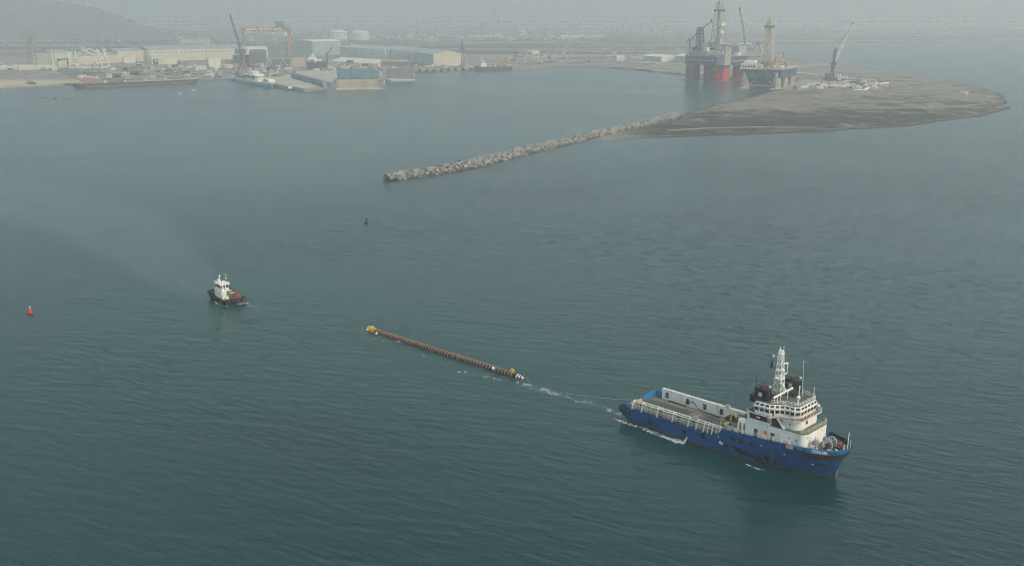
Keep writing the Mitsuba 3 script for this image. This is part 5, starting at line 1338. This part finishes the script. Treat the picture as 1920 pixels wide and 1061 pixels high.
# second ship hull far behind the great hall
a = P(326, 86)
k = mpp(a)
S = Thing('far_ferry', 'long pale ferry lying in the haze behind the great hall', 'ship', a, 0.0)
S.part('hull', MB().loft([[(0, 4, 8), (4, 4, 0), (4, 12, 0), (0, 12, 8)], [(14, 0, 8), (14, 0, 0), (14, 16, 0), (14, 16, 8)], [(74 * k, 0, 8), (74 * k, 0, 0), (74 * k, 16, 0), (76 * k, 16, 8)]]), F_PALEBLUE)
S.part('superstructure', MB().box(12 * k, 66 * k, 1, 15, 8, 19, 1), F_STEELLT)
S.part('funnel', MB().box(46 * k, 50 * k, 5, 11, 19, 32, 0.5), F_STEELLT)
S.part('bridge_house', MB().box(14 * k, 22 * k, 2, 14, 19, 24, 0.5), F_STEELLT)

# ------------------------------------------------------------------ yard clutter: containers, vehicles, machines
cr = random.Random(21)


ORD = ['leftmost', 'second', 'third', 'fourth', 'fifth', 'sixth', 'seventh', 'eighth', 'ninth', 'tenth', 'eleventh', 'twelfth', 'thirteenth', 'fourteenth', 'fifteenth', 'sixteenth', 'seventeenth', 'eighteenth', 'nineteenth', 'twentieth']
TENS = ['', '', 'twenty', 'thirty', 'forty']


def ordinal(i, n):
    if i == n - 1:
        return 'rightmost'
    if i < 20:
        return ORD[i] + (' from the left' if i else '')
    return (TENS[(i + 1) // 10] + ('-' + ('first' if (i + 1) % 10 == 1 else ORD[(i + 1) % 10 - 1]) if (i + 1) % 10 else 'th').replace('yth', 'ieth')).replace('twentyth', 'twentieth').replace('thirtyth', 'thirtieth').replace('fortyth', 'fortieth') + ' from the left'


CNAME = {F_CREAM: 'cream', F_WHITE: 'white', F_STEELLT: 'light grey', F_BLUESTEEL: 'blue', F_BROWN: 'brown', F_DARK: 'dark', F_GREEN: 'dull green', F_REDSTEEL: 'faded red'}


def containers(n, zone, group, label, cols, big=1.0):
    spots = sorted((cr.uniform(*zone[0]), cr.uniform(*zone[1])) for _ in range(n))
    for i_, (x, y) in enumerate(spots):
        p = P(x, y)
        m = cr.choice(cols)
        l, w, h = cr.choice(((12, 2.6, 2.7), (6.1, 2.5, 2.6), (9, 3, 3.4), (7, 5, 4.0)))
        t = Thing('yard_container', CNAME[m] + ' ' + label + ', ' + ordinal(i_, n), 'container', (p[0], p[1], GZ), cr.choice((0.0, 0.2, 1.4, -0.3)) + cr.gauss(0, 0.1), group)
        l, w, h = l * big, w * big, h * big
        t.part('body', MB().box(0, l, 0, w, 0, h), m)
        t.part('roof', MB().box(-0.1, l + 0.1, -0.1, w + 0.1, h, h + 0.25), F_ROOFLT if cr.random() < 0.5 else F_WHITE)


containers(40, ((2, 100), (126, 133)), 'clutter along the sandy quay sheds', 'cabin among the sheds behind the sandy quay', [F_CREAM, F_WHITE, F_STEELLT, F_BLUESTEEL, F_BROWN])
containers(46, ((200, 430), (124, 146)), 'clutter on the yard behind the barge', 'cabin on the open yard behind the long barge', [F_CREAM, F_WHITE, F_STEELLT, F_DARK, F_BROWN, F_GREEN])
containers(44, ((440, 545), (126, 146)), 'clutter on the quay behind the ferry', 'cabin on the crowded quay behind the ferry', [F_CREAM, F_WHITE, F_STEELLT, F_DARK, F_BLUESTEEL, F_BROWN])
containers(36, ((575, 720), (123, 134)), 'clutter behind the floating docks', 'box on the quay behind the floating docks', [F_CREAM, F_BROWN, F_STEELLT, F_REDSTEEL, F_DARK])
containers(24, ((730, 880), (122, 130)), 'clutter on the fender quay', 'box on the quay before the gable hall', [F_CREAM, F_BROWN, F_STEELLT, F_REDSTEEL])
containers(30, ((950, 1180), (100, 118)), 'clutter on the bare middle shore', 'cabin on the bare shore in the middle distance', [F_CREAM, F_STEELLT, F_DARK])
containers(7, ((520, 575), (158, 168)), 'gear on the pontoon dock', 'box on the pale pontoon dock', [F_WHITE, F_DARK, F_BROWN], 0.7)
containers(38, ((1500, 1640), (158, 169)), 'stores on the spit quay', 'store box on the quay yard of the spit', [F_WHITE, F_CREAM, F_STEELLT, F_BROWN, F_DARK], 0.9)
for x, y, tx in ((1185, 110, 'a'), (1215, 97, 'b'), (1222, 98, 'c'), (1228, 97, 'd')):
    pass


def vehicle(label, x, y, m, group=None, ang=0.0):
    p = P(x, y)
    t = Thing('parked_lorry', label, 'lorry', (p[0], p[1], GZ), ang, group)
    t.part('cargo_body', MB().box(-4, 3, -1.3, 1.3, 1.1, 3.9), m)
    t.part('cab', MB().box(3.2, 5.4, -1.25, 1.25, 0.8, 3.2, 0.2), F_WHITE)
    for wx in (-3, 1.5, 4.2):
        for sy in (-1, 1):
            t.part('wheel', MB().tube((wx, sy * 1.0, 0.55), (wx, sy * 1.35, 0.55), 0.55, n=8), M_RUBBER)


vr = random.Random(4)
for i, vx in enumerate(sorted(vr.uniform(140, 300) for _ in range(7))):
    vehicle('pale lorry on the yard near the slipway, ' + ordinal(i, 7), vx, vr.uniform(141, 149), vr.choice((F_WHITE, F_CREAM, F_STEELLT)), 'lorries on the slipway yard', vr.uniform(-0.2, 0.2))
for i, vx in enumerate(sorted(vr.uniform(1530, 1600) for _ in range(6))):
    vehicle('pale lorry on the quay yard of the spit, ' + ordinal(i, 6), vx, vr.uniform(161, 168), vr.choice((F_WHITE, F_CREAM)), 'lorries on the spit quay', vr.uniform(-0.4, 0.4))
p = P(60, 158)
t = Thing('crawler_crane', 'small rusty crane standing on the sandy quay', 'crane', (p[0], p[1], GZ), 0.1)
t.part('undercarriage', MB().box(-7, 5, -3, 3, 0, 2.2), F_DARK)
t.part('house', MB().box(-5, 1, -2, 2, 2.2, 5.4, 0.3), F_BROWN)
t.part('boom', MB().lattice([(-5, -0.8, 3), (-3.4, -0.8, 3), (-3.4, 0.8, 3), (-5, 0.8, 3)], [(-11.5, -0.4, 12), (-11, -0.4, 12), (-11, 0.4, 12), (-11.5, 0.4, 12)], 0.25, 5, 0.16), F_RUSTY if False else F_REDSTEEL)

# stacks of steel, sections and dark heaps that fill the yard
sr = random.Random(77)
STK = {F_DARK: 'dark', F_GREEN: 'grey green', F_BROWN: 'brown', F_DOCKGREY: 'grey', F_STEELLT: 'pale grey'}


def stacks(n, zone, where, group, hmax):
    for i_, (x, y) in enumerate(sorted((sr.uniform(*zone[0]), sr.uniform(*zone[1])) for _ in range(n))):
        p = P(x, y)
        m = sr.choice(list(STK))
        t = Thing('steel_stack', STK[m] + ' steel stack ' + where + ', ' + ordinal(i_, n), 'steel stack', (p[0], p[1], GZ), sr.gauss(0, 0.35), group)
        w, d, h = sr.uniform(6, 20), sr.uniform(4, 12), sr.uniform(1.5, hmax)
        for k in range(3):
            t.part('layer', MB().box(sr.uniform(0, 1.5), w - sr.uniform(0, 1.5), sr.uniform(0, 1), d - sr.uniform(0, 1), h * k / 3, h * (k + 0.85) / 3), m)
        if sr.random() < 0.4:
            t.part('upright', MB().tube((w * 0.3, d / 2, 0), (w * 0.3, d / 2, h + sr.uniform(3, 12)), 0.45, n=5), F_DARK)


stacks(34, ((205, 440), (119, 147)), 'on the yard behind the long barge', 'steel stacks behind the barge', 7)
stacks(26, ((440, 560), (120, 146)), 'on the quay behind the ferry', 'steel stacks behind the ferry', 9)
stacks(20, ((575, 725), (118, 133)), 'behind the floating docks', 'steel stacks behind the docks', 8)
stacks(10, ((735, 885), (120, 129)), 'before the gable hall', 'steel stacks before the gable hall', 5)
stacks(10, ((105, 200), (131, 144)), 'beside the slipway', 'steel stacks beside the slipway', 4)
stacks(16, ((1510, 1640), (156, 169)), 'on the spit quay', 'steel stacks on the spit quay', 3.5)
stacks(16, ((960, 1160), (103, 120)), 'on the bare middle shore', 'steel stacks on the bare shore', 3)
for i_, (x, yb, yt) in enumerate(((640, 104, 91), (665, 109, 98), (697, 113, 102), (746, 118, 106), (780, 121, 110), (797, 122, 105), (801, 122.4, 105), (805, 122.8, 105))):
    c = P(x, yb)
    k = mpp(c)
    t = Thing('lamp_post', 'dark lamp post before the pale blue halls, ' + ordinal(i_, 8), 'lamp post', c, 0.0, 'lamp posts before the blue halls')
    t.part('shaft', MB().tube((0, 0, 0), (0, 0, (yb - yt) * k), 0.6, 0.45, 6), F_DARK)
    t.part('lamp_head', MB().box(-2.4, 2.4, -0.8, 0.8, (yb - yt) * k, (yb - yt) * k + 1.6), F_DARK)
for i_, (x, y, h, tip) in enumerate(((520, 136, 26, 14), (548, 141, 22, -12), (628, 131, 20, 10), (705, 129, 24, -12), (350, 137, 18, 14))):
    c = P(x, y)
    t = Thing('mobile_crane', 'small yard crane with a raised thin jib, ' + ordinal(i_, 5), 'crane', c, 0.0, 'small yard cranes')
    t.part('carrier', MB().box(-5, 5, -2, 2, 0.6, 3.0, 0.3), F_DARK)
    t.part('cab', MB().box(-2, 2, -1.6, 1.6, 3.0, 5.6, 0.3), F_ORANGE)
    t.part('jib', MB().tube((0, 0, 5), (tip, 0, h), 0.55, 0.35, 5), F_STEELLT)

# pipes laid out on the spit and their racks
for (a, b, tx) in (((1490, 138.5), (1548, 145), 'long row of white pipes left of the mobile harbour crane'), ((1577, 149), (1641, 153), 'long row of white pipes right of the mobile harbour crane'), ((1566, 145.5), (1588, 147.5), 'short row of white pipes just behind the mobile harbour crane'), ((1582, 155), (1632, 155.5), 'faint row of pale pipes in front of the long white row'), ((1646, 160.5), (1666, 158), 'short stack of white pipes at the right end of the spit quay'), ((1600, 171.5), (1622, 172), 'row of pale pipes along the front edge of the spit quay'), ((1622, 171.5), (1630, 167), 'bent end of the pale pipe row at the spit quay corner')):
    p, q = P(*a), P(*b)
    L = float(np.hypot(*(q - p)[:2]))
    t = Thing('pipe_row', tx, 'pipes', (p[0], p[1], GZ), math.atan2(q[1] - p[1], q[0] - p[0]))
    n = max(1, int(L / 12))
    for i in range(n):
        for j in range(2):
            t.part('pipe', MB().tube((i * L / n + 0.2, j * 1.9, 1.5), ((i + 1) * L / n - 0.2, j * 1.9, 1.5), 0.9, n=8), F_WHITE, smooth=40)
    t.part('rack', MB().box(0, L, -1.2, 3.0, 0, 0.6), F_CONC)
struct('spit_quay', MB().prism([tuple(P(*p)[:2]) for p in ((1462, 167.5), (1500, 168), (1545, 166), (1640, 170), (1660, 162), (1560, 150), (1500, 150), (1484, 158))], GZ - 2.5, GZ + 0.25), mat('spit_concrete', (0.21, 0.20, 0.18), 0.9, vary=0.3, vs=7.0), label='grey concrete quay yard on the spit')
p = P(1490, 167.5)
t = Thing('round_tank', 'dark round drum on the quay edge beside the pale rig', 'tank', p)
t.part('drum', MB().tube((0, 0, 0), (0, 0, 3.2), 2.8, n=12), F_DARK)
t.part('lid', MB().dome((0, 0, 3.2), 2.7, 12, 3, sz=0.4), F_DARK)

# mobile harbour crane
c = P(1558, 152)
k = mpp(c)
H = Thing('harbour_crane', 'dark mobile harbour crane with a tall pale raised boom on the spit', 'crane', c)
H.part('chassis', MB().box(-9, 9, -5, 5, 0.8, 4.0, 0.6).box(-11, -8, -8, 8, 0.2, 1.6).box(8, 11, -8, 8, 0.2, 1.6), F_DARK)
H.part('machinery_house', MB().box(-9, 4, -4, 4, 4.4, 11, 0.3), F_DARK)
H.part('tower', MB().hexa([(-2, -2.2, 4), (2.8, -2.2, 4), (2.8, 2.2, 4), (-2, 2.2, 4), (1.8, -1.4, 46), (4.4, -1.4, 46), (4.4, 1.4, 46), (1.8, 1.4, 46)]), mat('crane_tower', (0.05, 0.055, 0.065), 0.6))
H.part('tower_cab', MB().box(-1.5, 6, -3.6, 3.6, 24, 27.5, 0.3), F_DARK)
H.part('tower_head', MB().box(1.2, 5.4, -2, 2, 46, 49, 0.4), F_DARK)
tip = np.array([(1591 - 1558) * k, 0, (152 - 49) * k])
root = np.array([4.0, 0, 30.0])
d = (tip - root) / np.linalg.norm(tip - root)
n = np.cross(d, [0, 1, 0])
H.part('boom', MB().lattice([root + n * 1.0 + [0, 1.2, 0], root - n * 1.0 + [0, 1.2, 0], root - n * 1.0 - [0, 1.2, 0], root + n * 1.0 - [0, 1.2, 0]], [tip + n * .5 + [0, 0.7, 0], tip - n * .5 + [0, 0.7, 0], tip - n * .5 - [0, 0.7, 0], tip + n * .5 - [0, 0.7, 0]], 0.36, 12, 0.24), F_WHITE, label='pale lattice boom')
H.part('boom_head', MB().cbox(tip, (2, 1.6, 4)), F_DARK)
H.part('pendant', MB().tube((4.5, 1, 49), tip, 0.16, n=3).tube((4.5, -1, 49), tip, 0.16, n=3).tube(tip, tip - [0, 0, 46], 0.12, n=3), F_DARK)
for x in (11.5, 14.5):
    H.part('counter_post', MB().tube((x, 2, 0.5), (x, 2, 10), 1.0, n=8), F_WHITE)

# ------------------------------------------------------------------ drilling rigs
def lattice_box(mb, x0, x1, y0, y1, z0, z1, r, bays):
    return mb.lattice([(x0, y0, z0), (x1, y0, z0), (x1, y1, z0), (x0, y1, z0)], [(x0, y0, z1), (x1, y0, z1), (x1, y1, z1), (x0, y1, z1)], r, bays, r * 0.6)


def derrick(T, cx, cy, z0, z1, z2, wb, wt, wc, m, mcrown):
    sq = lambda w, z: [(cx - w, cy - w, z), (cx + w, cy - w, z), (cx + w, cy + w, z), (cx - w, cy + w, z)]
    T.part('derrick', MB().lattice(sq(wb, z0), sq(wt, z1), 0.62, 8, 0.3).lattice(sq(wb * 0.3, z0), sq(wt * 0.3, z1), 0.45, 3, 0.25), m, label='lattice drilling derrick')
    T.part('crown_platform', MB().box(cx - wt - 1.4, cx + wt + 1.4, cy - wt - 1.4, cy + wt + 1.4, z1, z1 + 2.2), mcrown)
    T.part('crown', MB().lattice(sq(wt, z1 + 2), sq(wc, z2), 0.6, 4, 0.4), m)


def rig_crane(T, x, y, z, post, tip, m, mb_):
    T.part('crane_post', MB().tube((x, y, z), (x, y, z + post), 1.8, n=8), m)
    T.part('crane_cab', MB().cbox((x, y, z + post + 2), (7, 5, 4.5)).tube((x - 1, y, z + post + 4), (x - 3, y, z + post + 12), 0.6), m)
    root = np.array([x, y, z + post + 2.0])
    tip = np.array(tip)
    d = (tip - root) / np.linalg.norm(tip - root)
    n = np.cross(d, [0.3, 1, 0])
    n /= np.linalg.norm(n)
    q = np.cross(d, n)
    T.part('crane_boom', MB().lattice([root + n * 1.1 + q * 1.1, root - n * 1.1 + q * 1.1, root - n * 1.1 - q * 1.1, root + n * 1.1 - q * 1.1], [tip + n * .6 + q * .6, tip - n * .6 + q * .6, tip - n * .6 - q * .6, tip + n * .6 - q * .6], 0.42, 9, 0.3), mb_)
    T.part('boom_head', MB().cbox(tip, (1.6, 1.6, 5)), F_DARK)


R_NAVY = mat('rig_navy', (0.045, 0.085, 0.14), 0.65, vary=0.15, vs=8.0)
R_GREY = mat('rig_grey', (0.34, 0.36, 0.36), 0.65, vary=0.15, vs=8.0)
R_DKVIO = mat('rig_antifouling', (0.16, 0.04, 0.045), 0.7, vary=0.12, vs=8.0)
R_REDSHADE = mat('rig_red_in_shade', (0.085, 0.05, 0.065), 0.7, vary=0.12, vs=8.0)  # column red darkened to maroon: shade of the left side put into the colour
R_RED = mat('rig_red', (0.50, 0.035, 0.032), 0.6, vary=0.1, vs=8.0)
R_TOWER = mat('rig_tower_grey', (0.38, 0.36, 0.33), 0.6)
R_CONC = mat('rig_column_pale', (0.45, 0.425, 0.355), 0.65, vary=0.2, vs=9.0, dirt=(0.26, 0.20, 0.13))

rr0 = random.Random(19)
cn = at(1356, 153.5)
RA = Thing('drilling_rig', 'large dark blue drilling rig with red lower columns and the tallest derrick', 'drilling rig', (cn[0], cn[1], 0), math.radians(44))
W1, W2 = 64.0, 73.0            # x: along the right hand face, y: along the left hand face
for yy in (0, W2 - 15):
    RA.part('pontoon', MB().box(-14, W1 + 12, yy, yy + 15, -4, 0.9), R_DKVIO)
for xx in (0, W1 - 16):
    for yy in (0, W2 - 16):
        k = RA.part('column', MB().box(xx, xx + 16, yy, yy + 16, 0.9, 20), R_RED if yy == 0 else R_REDSHADE, label=('red' if yy == 0 else 'shade coloured maroon') + ' lower column of the dark rig')
        RA.part('column_top', MB().box(xx + 0.3, xx + 15.7, yy + 0.3, yy + 15.7, 20, 25), R_NAVY, under=k)
RA.part('hull_box', MB().box(-1, W1 + 1, -1, W2 + 1, 24, 38), R_NAVY)
RA.part('main_deck', MB().box(-2, W1 + 2, -2, W2 + 2, 38.02, 39), R_GREY)
RA.part('side_walkway', MB().box(-2.5, -1.02, 2, W2 - 2, 31, 32).box(6, W1 - 6, -2.5, -1.02, 30, 31), R_GREY)
RA.part('corner_block', MB().box(-3.0, 13, -3.0, 12, 25, 40, 0.3), R_GREY)
RA.part('accommodation', MB().box(W1 - 22, W1, 2, 34, 39, 54, 0.5), R_GREY)
RA.part('helideck', MB().tube((W1 + 6, 14, 56), (W1 + 6, 14, 57), 14, n=8), F_WHITE, label='white helideck at the right of the dark rig')
RA.part('helideck_truss', MB().lattice([(W1 - 2, 8, 44), (W1 - 2, 20, 44), (W1 - 2, 20, 48), (W1 - 2, 8, 48)], [(W1 + 14, 10, 55), (W1 + 14, 18, 55), (W1 + 14, 18, 56), (W1 + 14, 10, 56)], 0.6, 3, 0.4), R_GREY)
RA.part('substructure', lattice_box(MB(), 20, 42, 24, 46, 39, 56, 0.9, 3), R_GREY)
RA.part('drill_floor', MB().box(19, 43, 23, 47, 56, 58.5), R_GREY)
RA.part('drill_house', MB().box(20, 30, 24, 34, 58.5, 66, 0.4), R_GREY)
for q_ in ((46, 12), (12, 20), (48, 40), (14, 60), (50, 58)):
    RA.part('service_frame', lattice_box(MB(), q_[0], q_[0] + 6, q_[1], q_[1] + 6, 39, 39 + rr0.uniform(12, 24), 0.5, 4), rr0.choice((R_GREY, R_NAVY, R_TOWER)))
derrick(RA, 31, 35, 58.5, 107, 122, 8.5, 5.2, 2.2, R_TOWER, F_DARK)
RA.part('fingerboard', MB().box(22, 33, 24, 31, 84, 90).box(23, 32, 25, 30, 73, 77), F_CREAM, label='cream racking board on the derrick')
RA.part('pipe_rack', MB().lattice([(2, 48, 39), (14, 48, 39), (14, 58, 39), (2, 58, 39)], [(3, 49, 82), (9, 49, 82), (9, 56, 82), (3, 56, 82)], 0.9, 8, 0.6), R_NAVY)
rig_crane(RA, 3, W2 - 4, 39, 22, (3 + 30, W2 - 22, 92), R_GREY, R_TOWER)
rig_crane(RA, W1 - 3, 4, 39, 22, (W1 - 14, 10, 110), R_GREY, R_TOWER)
rr = random.Random(9)
for i in range(46):
    x, y = rr.uniform(0, W1 - 10), rr.uniform(0, W2 - 8)
    h = rr.uniform(2.5, 9) + (6 if rr.random() < 0.2 else 0)
    RA.part('deck_module', MB().box(x, x + rr.uniform(4, 11), y, y + rr.uniform(4, 9), 39, 39 + h, 0.2), rr.choice((R_GREY, R_NAVY, F_STEELLT, F_WHITE, R_TOWER)))
for i in range(18):
    x, y = rr.uniform(2, W1 - 4), rr.uniform(2, W2 - 4)
    RA.part('vent_mast', MB().tube((x, y, 39), (x, y, 39 + rr.uniform(9, 22)), 0.6, 0.4), R_TOWER)
for y in np.linspace(4, W2 - 6, 9):
    RA.part('winch_frame', lattice_box(MB(), -1.5, 3, y, y + 4, 39, 46, 0.5, 2), rr.choice((R_GREY, F_STEELLT)))
RA.part('deck_railing', MB().rails([(-2, W2 + 2, 39), (-2, -2, 39), (W1 + 2, -2, 39)], 2.0, 6, 0.2, 2), R_GREY)

cn = at(1462, 168.5)
lf, rt = at(1387, 166.5), at(1489, 162)
RB = Thing('drilling_rig', 'pale drilling rig with round cream columns moored at the spit quay', 'drilling rig', (cn[0], cn[1], 0), math.atan2(rt[1] - cn[1], rt[0] - cn[0]))
W1 = float(np.hypot(*(rt - cn)[:2])) + 6
W2 = float(np.hypot(*(lf - cn)[:2]))
for yy in (0, W2 - 11):
    RB.part('pontoon', MB().box(-9, W1 + 8, yy, yy + 12, -3, 1.2), R_CONC)
    for xx in (5, W1 / 2, W1 - 6):
        k = RB.part('column', MB().tube((xx, yy + 6, 1.2), (xx, yy + 6, 23), 5.6, n=18), R_CONC, smooth=40, label='round cream column of the pale rig')
        RB.part('column_band', MB().tube((xx, yy + 6, 9.5), (xx, yy + 6, 11), 5.9, n=18), R_CONC, smooth=40, under=k)
RB.part('cross_brace', MB().tube((6, 8, 4), (6, W2 - 8, 4), 1.5, n=8).tube((6, 10, 5), (6, W2 / 2, 21), 1.3, n=8).tube((6, W2 - 10, 5), (6, W2 / 2, 21), 1.3, n=8).tube((W1 - 6, 8, 4), (W1 - 6, W2 - 8, 4), 1.5, n=8), R_GREY, smooth=40)
RB.part('hull_box', MB().box(0, W1, -1, W2 + 1, 16.0, 27), R_NAVY)
RB.part('under_deck_shadow', MB().box(9, W1 - 3, 7, W2 - 7, 5, 17.5), F_DARK)  # added dark box emulating the shadow between the columns
RB.part('main_deck', MB().box(-1.5, W1 + 1.5, -2.5, W2 + 2.5, 27.02, 28.4), R_CONC)
RB.part('accommodation', MB().box(-3, 18, W2 - 22, W2 + 1, 27, 35, 0.5), F_CREAM, label='white accommodation block at the left of the pale rig')
RB.part('accommodation_top', MB().box(0, 12, W2 - 19, W2 - 3, 35, 39, 0.5), F_WHITE)
for i in range(5):
    RB.part('window', MB().box(-3.3, -3.02, W2 - 20 + 4 * i, W2 - 17.6 + 4 * i, 30, 32), F_DARK)
RB.part('substructure', lattice_box(MB(), 20, 38, 19, 37, 28.4, 36, 0.9, 2), R_TOWER)
RB.part('drill_floor', MB().box(19, 39, 18, 38, 36, 38), R_TOWER)
derrick(RB, 29, 27, 38, 84, 98, 7.6, 4.6, 1.6, mat('rig_tower_pale', (0.50, 0.46, 0.40), 0.6), F_DARK)
RB.part('derrick_windwall', MB().box(21.5, 22.6, 20, 34, 38, 46), R_TOWER)
rig_crane(RB, 8, 10, 28.4, 10, (24, 4, 47), F_ORANGE, F_ORANGE)
rig_crane(RB, W1 - 10, W2 - 10, 28.4, 12, (W1 - 34, W2 - 6, 62), F_STEELLT, F_STEELLT)
for i in range(44):
    x, y = rr.uniform(0, W1 - 8), rr.uniform(0, W2 - 8)
    RB.part('deck_module', MB().box(x, x + rr.uniform(3, 9), y, y + rr.uniform(3, 8), 28.4, 28.4 + rr.uniform(2.5, 8), 0.2), rr.choice((F_CREAM, F_WHITE, R_GREY, R_CONC, F_BROWN, R_TOWER)))
for i in range(18):
    x, y = rr.uniform(2, W1 - 4), rr.uniform(2, W2 - 4)
    RB.part('vent_mast', MB().tube((x, y, 28), (x, y, 28 + rr.uniform(9, 18)), 0.5, 0.35), R_TOWER)
for yy in np.linspace(0, W2 - 4, 7):
    RB.part('chain_locker', MB().box(-1.4, 3, yy, yy + 3, 28.4, 31 + rr.uniform(0, 2), 0.2), rr.choice((F_WHITE, F_CREAM, F_STEELLT)))
RB.part('deck_railing', MB().rails([(-1.5, W2 + 2, 28.4), (-1.5, -2.5, 28.4), (W1 + 1.5, -2.5, 28.4)], 2.0, 6, 0.2, 2), R_CONC)

# ------------------------------------------------------------------ far plain: town, works, trees, roads, tracks
F_FARBLDG = [mat('far_wall_' + n, c, 0.8) for n, c in (('pale', (0.58, 0.56, 0.50)), ('grey', (0.36, 0.36, 0.35)), ('white', (0.72, 0.71, 0.68)), ('dun', (0.42, 0.37, 0.30)))]
fr2 = random.Random(33)


def far_block(label, group, x, y, wpx, hpx, m, cat='building', roof=True):
    p = P(x, y)
    k = mpp(p)
    t = Thing('far_building', label, cat, p, fr2.uniform(-0.25, 0.25), group)
    w, h, d = wpx * k, hpx * k, wpx * k * fr2.uniform(0.5, 0.9)
    t.part('wall', MB().box(-w / 2, w / 2, 0, d, -1, h), m)
    t.part('roof', MB().box(-w / 2 - 0.5, w / 2 + 0.5, -0.5, d + 0.5, h, h + 0.5 + 0.08 * h), F_ROOFLT if fr2.random() < 0.6 else F_ROOF)
    for i in range(max(1, int(w / 16))):
        t.part('window', MB().box(-w / 2 + (i + 0.25) * w / max(1, int(w / 16)), -w / 2 + (i + 0.7) * w / max(1, int(w / 16)), -0.4, -0.02, h * 0.45, h * 0.75), F_DARK)


for i, fx in enumerate(sorted(fr2.uniform(700, 1080) for _ in range(46))):
    far_block('works building in the hazy belt behind the bare shore, ' + ordinal(i, 46), 'works in the hazy belt', fx, fr2.uniform(66, 78), fr2.uniform(4, 16), fr2.uniform(1.5, 4.5), fr2.choice(F_FARBLDG))
for i, fx in enumerate(sorted(fr2.uniform(0, 620) for _ in range(30))):
    far_block('small building on the hazy plain behind the shipyard, ' + ordinal(i, 30), 'buildings on the hazy plain', fx, fr2.uniform(60, 96), fr2.uniform(3, 11), fr2.uniform(1.5, 3.5), fr2.choice(F_FARBLDG))
for i, fx in enumerate(sorted(fr2.uniform(1090, 1260) for _ in range(12))):
    far_block('faint tall block on the far skyline, ' + ordinal(i, 12), 'tower blocks on the skyline', fx, fr2.uniform(56, 62), fr2.uniform(5, 10), fr2.uniform(5, 13), F_FARBLDG[1])
for i, fx in enumerate(sorted(fr2.uniform(1000, 1300) for _ in range(16))):
    far_block('small building on the far bare shore left of the rigs, ' + ordinal(i, 16), 'buildings on the bare shore', fx, fr2.uniform(84, 101), fr2.uniform(3, 10), fr2.uniform(1.2, 2.6), fr2.choice(F_FARBLDG))
far_block('wide white works hall on the hazy plain above the gantry girder', None, 520, 66.5, 44, 3.5, F_FARBLDG[2])
far_block('round topped pale works hall beside the far grey crane', None, 980, 66, 14, 7, F_FARBLDG[2])
far_block('long pale works hall right of the far grey crane', None, 1090, 71.5, 80, 3.2, F_FARBLDG[2])
far_block('long white works shed on the plain in the middle distance', None, 905, 72, 60, 3.0, F_FARBLDG[0])


def tree_row(key, label, zone, n, hpx, seed):
    r = random.Random(seed)
    mb = MB()
    for _ in range(n):
        x, y = r.uniform(*zone[0]), r.uniform(*zone[1])
        p = P(x, y)
        k = mpp(p)
        h = hpx * k * r.uniform(0.6, 1.3)
        w = h * r.uniform(0.5, 0.9)
        for _ in range(7):
            c = p + np.array([r.gauss(0, w * 0.45), r.gauss(0, w * 0.45), h * r.uniform(0.3, 0.85)])
            s = w * r.uniform(0.22, 0.4)
            v = np.array([(1, 0, 0), (-0.5, 0.8, 0), (-0.5, -0.8, 0), (0, 0, 1), (0, 0, -0.8)]) * s * np.array([r.uniform(.7, 1.3) for _ in range(3)]) + c
            mb.add(v, [(0, 1, 3), (1, 2, 3), (2, 0, 3), (1, 0, 4), (2, 1, 4), (0, 2, 4)])
        mb.tube(p - [0, 0, 0.5], p + [0, 0, h * 0.5], h * 0.03, n=4)
    struct(key, mb, 'mat_far_leaf', label=label, kind='stuff')


scene['mat_far_leaf'] = {'type': 'twosided', 'bsdf': {'type': 'principled', 'base_color': proc(lambda p, n, uv: mix((0.035, 0.055, 0.03), (0.085, 0.105, 0.06), fbm(p.x / 9.0, p.y / 9.0, p.z / 5.0, 2))), 'roughness': 0.9}}
tree_row('far_trees', 'dark belt of trees behind the shipyard halls', ((0, 620), (66, 102)), 520, 2.2, 1)
tree_row('shore_trees', 'dark scrub and trees along the bare shore left of the rigs', ((930, 1300), (103, 124)), 330, 2.0, 2)
tree_row('plain_trees', 'grey line of far trees on the hazy plain', ((600, 1300), (60, 80)), 300, 1.8, 3)
tree_row('yard_trees', 'scattered trees between the yard sheds', ((330, 460), (118, 132)), 60, 2.0, 4)
tree_row('spit_scrub', 'low dark scrub on the outer side of the spit', ((1300, 1800), (183, 236)), 700, 1.1, 5)


def road(key, label, pts, w, m, z):
    q = np.array([P(*p)[:2] for p in pts])
    d = np.gradient(q, axis=0)
    d /= np.linalg.norm(d, axis=1)[:, None]
    n = np.column_stack([-d[:, 1], d[:, 0]])
    mb = MB().loft([[(*(a - b * w / 2), GZ + z), (*(a + b * w / 2), GZ + z), (*(a + b * w / 2), GZ - 0.5), (*(a - b * w / 2), GZ - 0.5)] for a, b in zip(q, n)])
    struct(key, mb, m, label=label)


F_TRACK = mat('pale_track', (0.27, 0.25, 0.22), 0.9, vary=0.15, vs=10.0)
road('road', 'pale road crossing the plain behind the yard at the left', ((-60, 99), (40, 95), (120, 92.5), (300, 90.5), (600, 89)), 16, F_TRACK, 0.25)
road('road_001', 'second pale road curving behind the lattice tower', ((-60, 102), (30, 99), (70, 97), (160, 93)), 12, F_TRACK, 0.3)
road('road_002', 'pale road in front of the hazy works', ((560, 80), (760, 79.5), (900, 78.5), (1100, 77.5)), 18, F_TRACK, 0.25)
road('spit_track', 'pale track along the outer side of the spit', ((1250, 246), (1330, 241.5), (1440, 239), (1520, 241), (1570, 244)), 1.6, F_TRACK, 0.9)
road('spit_track_001', 'pale track across the middle of the spit', ((1640, 206), (1720, 203), (1800, 200), (1850, 196)), 1.8, F_TRACK, 0.9)
road('shore_road', 'pale shore road behind the warehouses', ((950, 112), (1060, 109), (1160, 115), (1240, 121), (1300, 125)), 8, F_TRACK, 0.25)
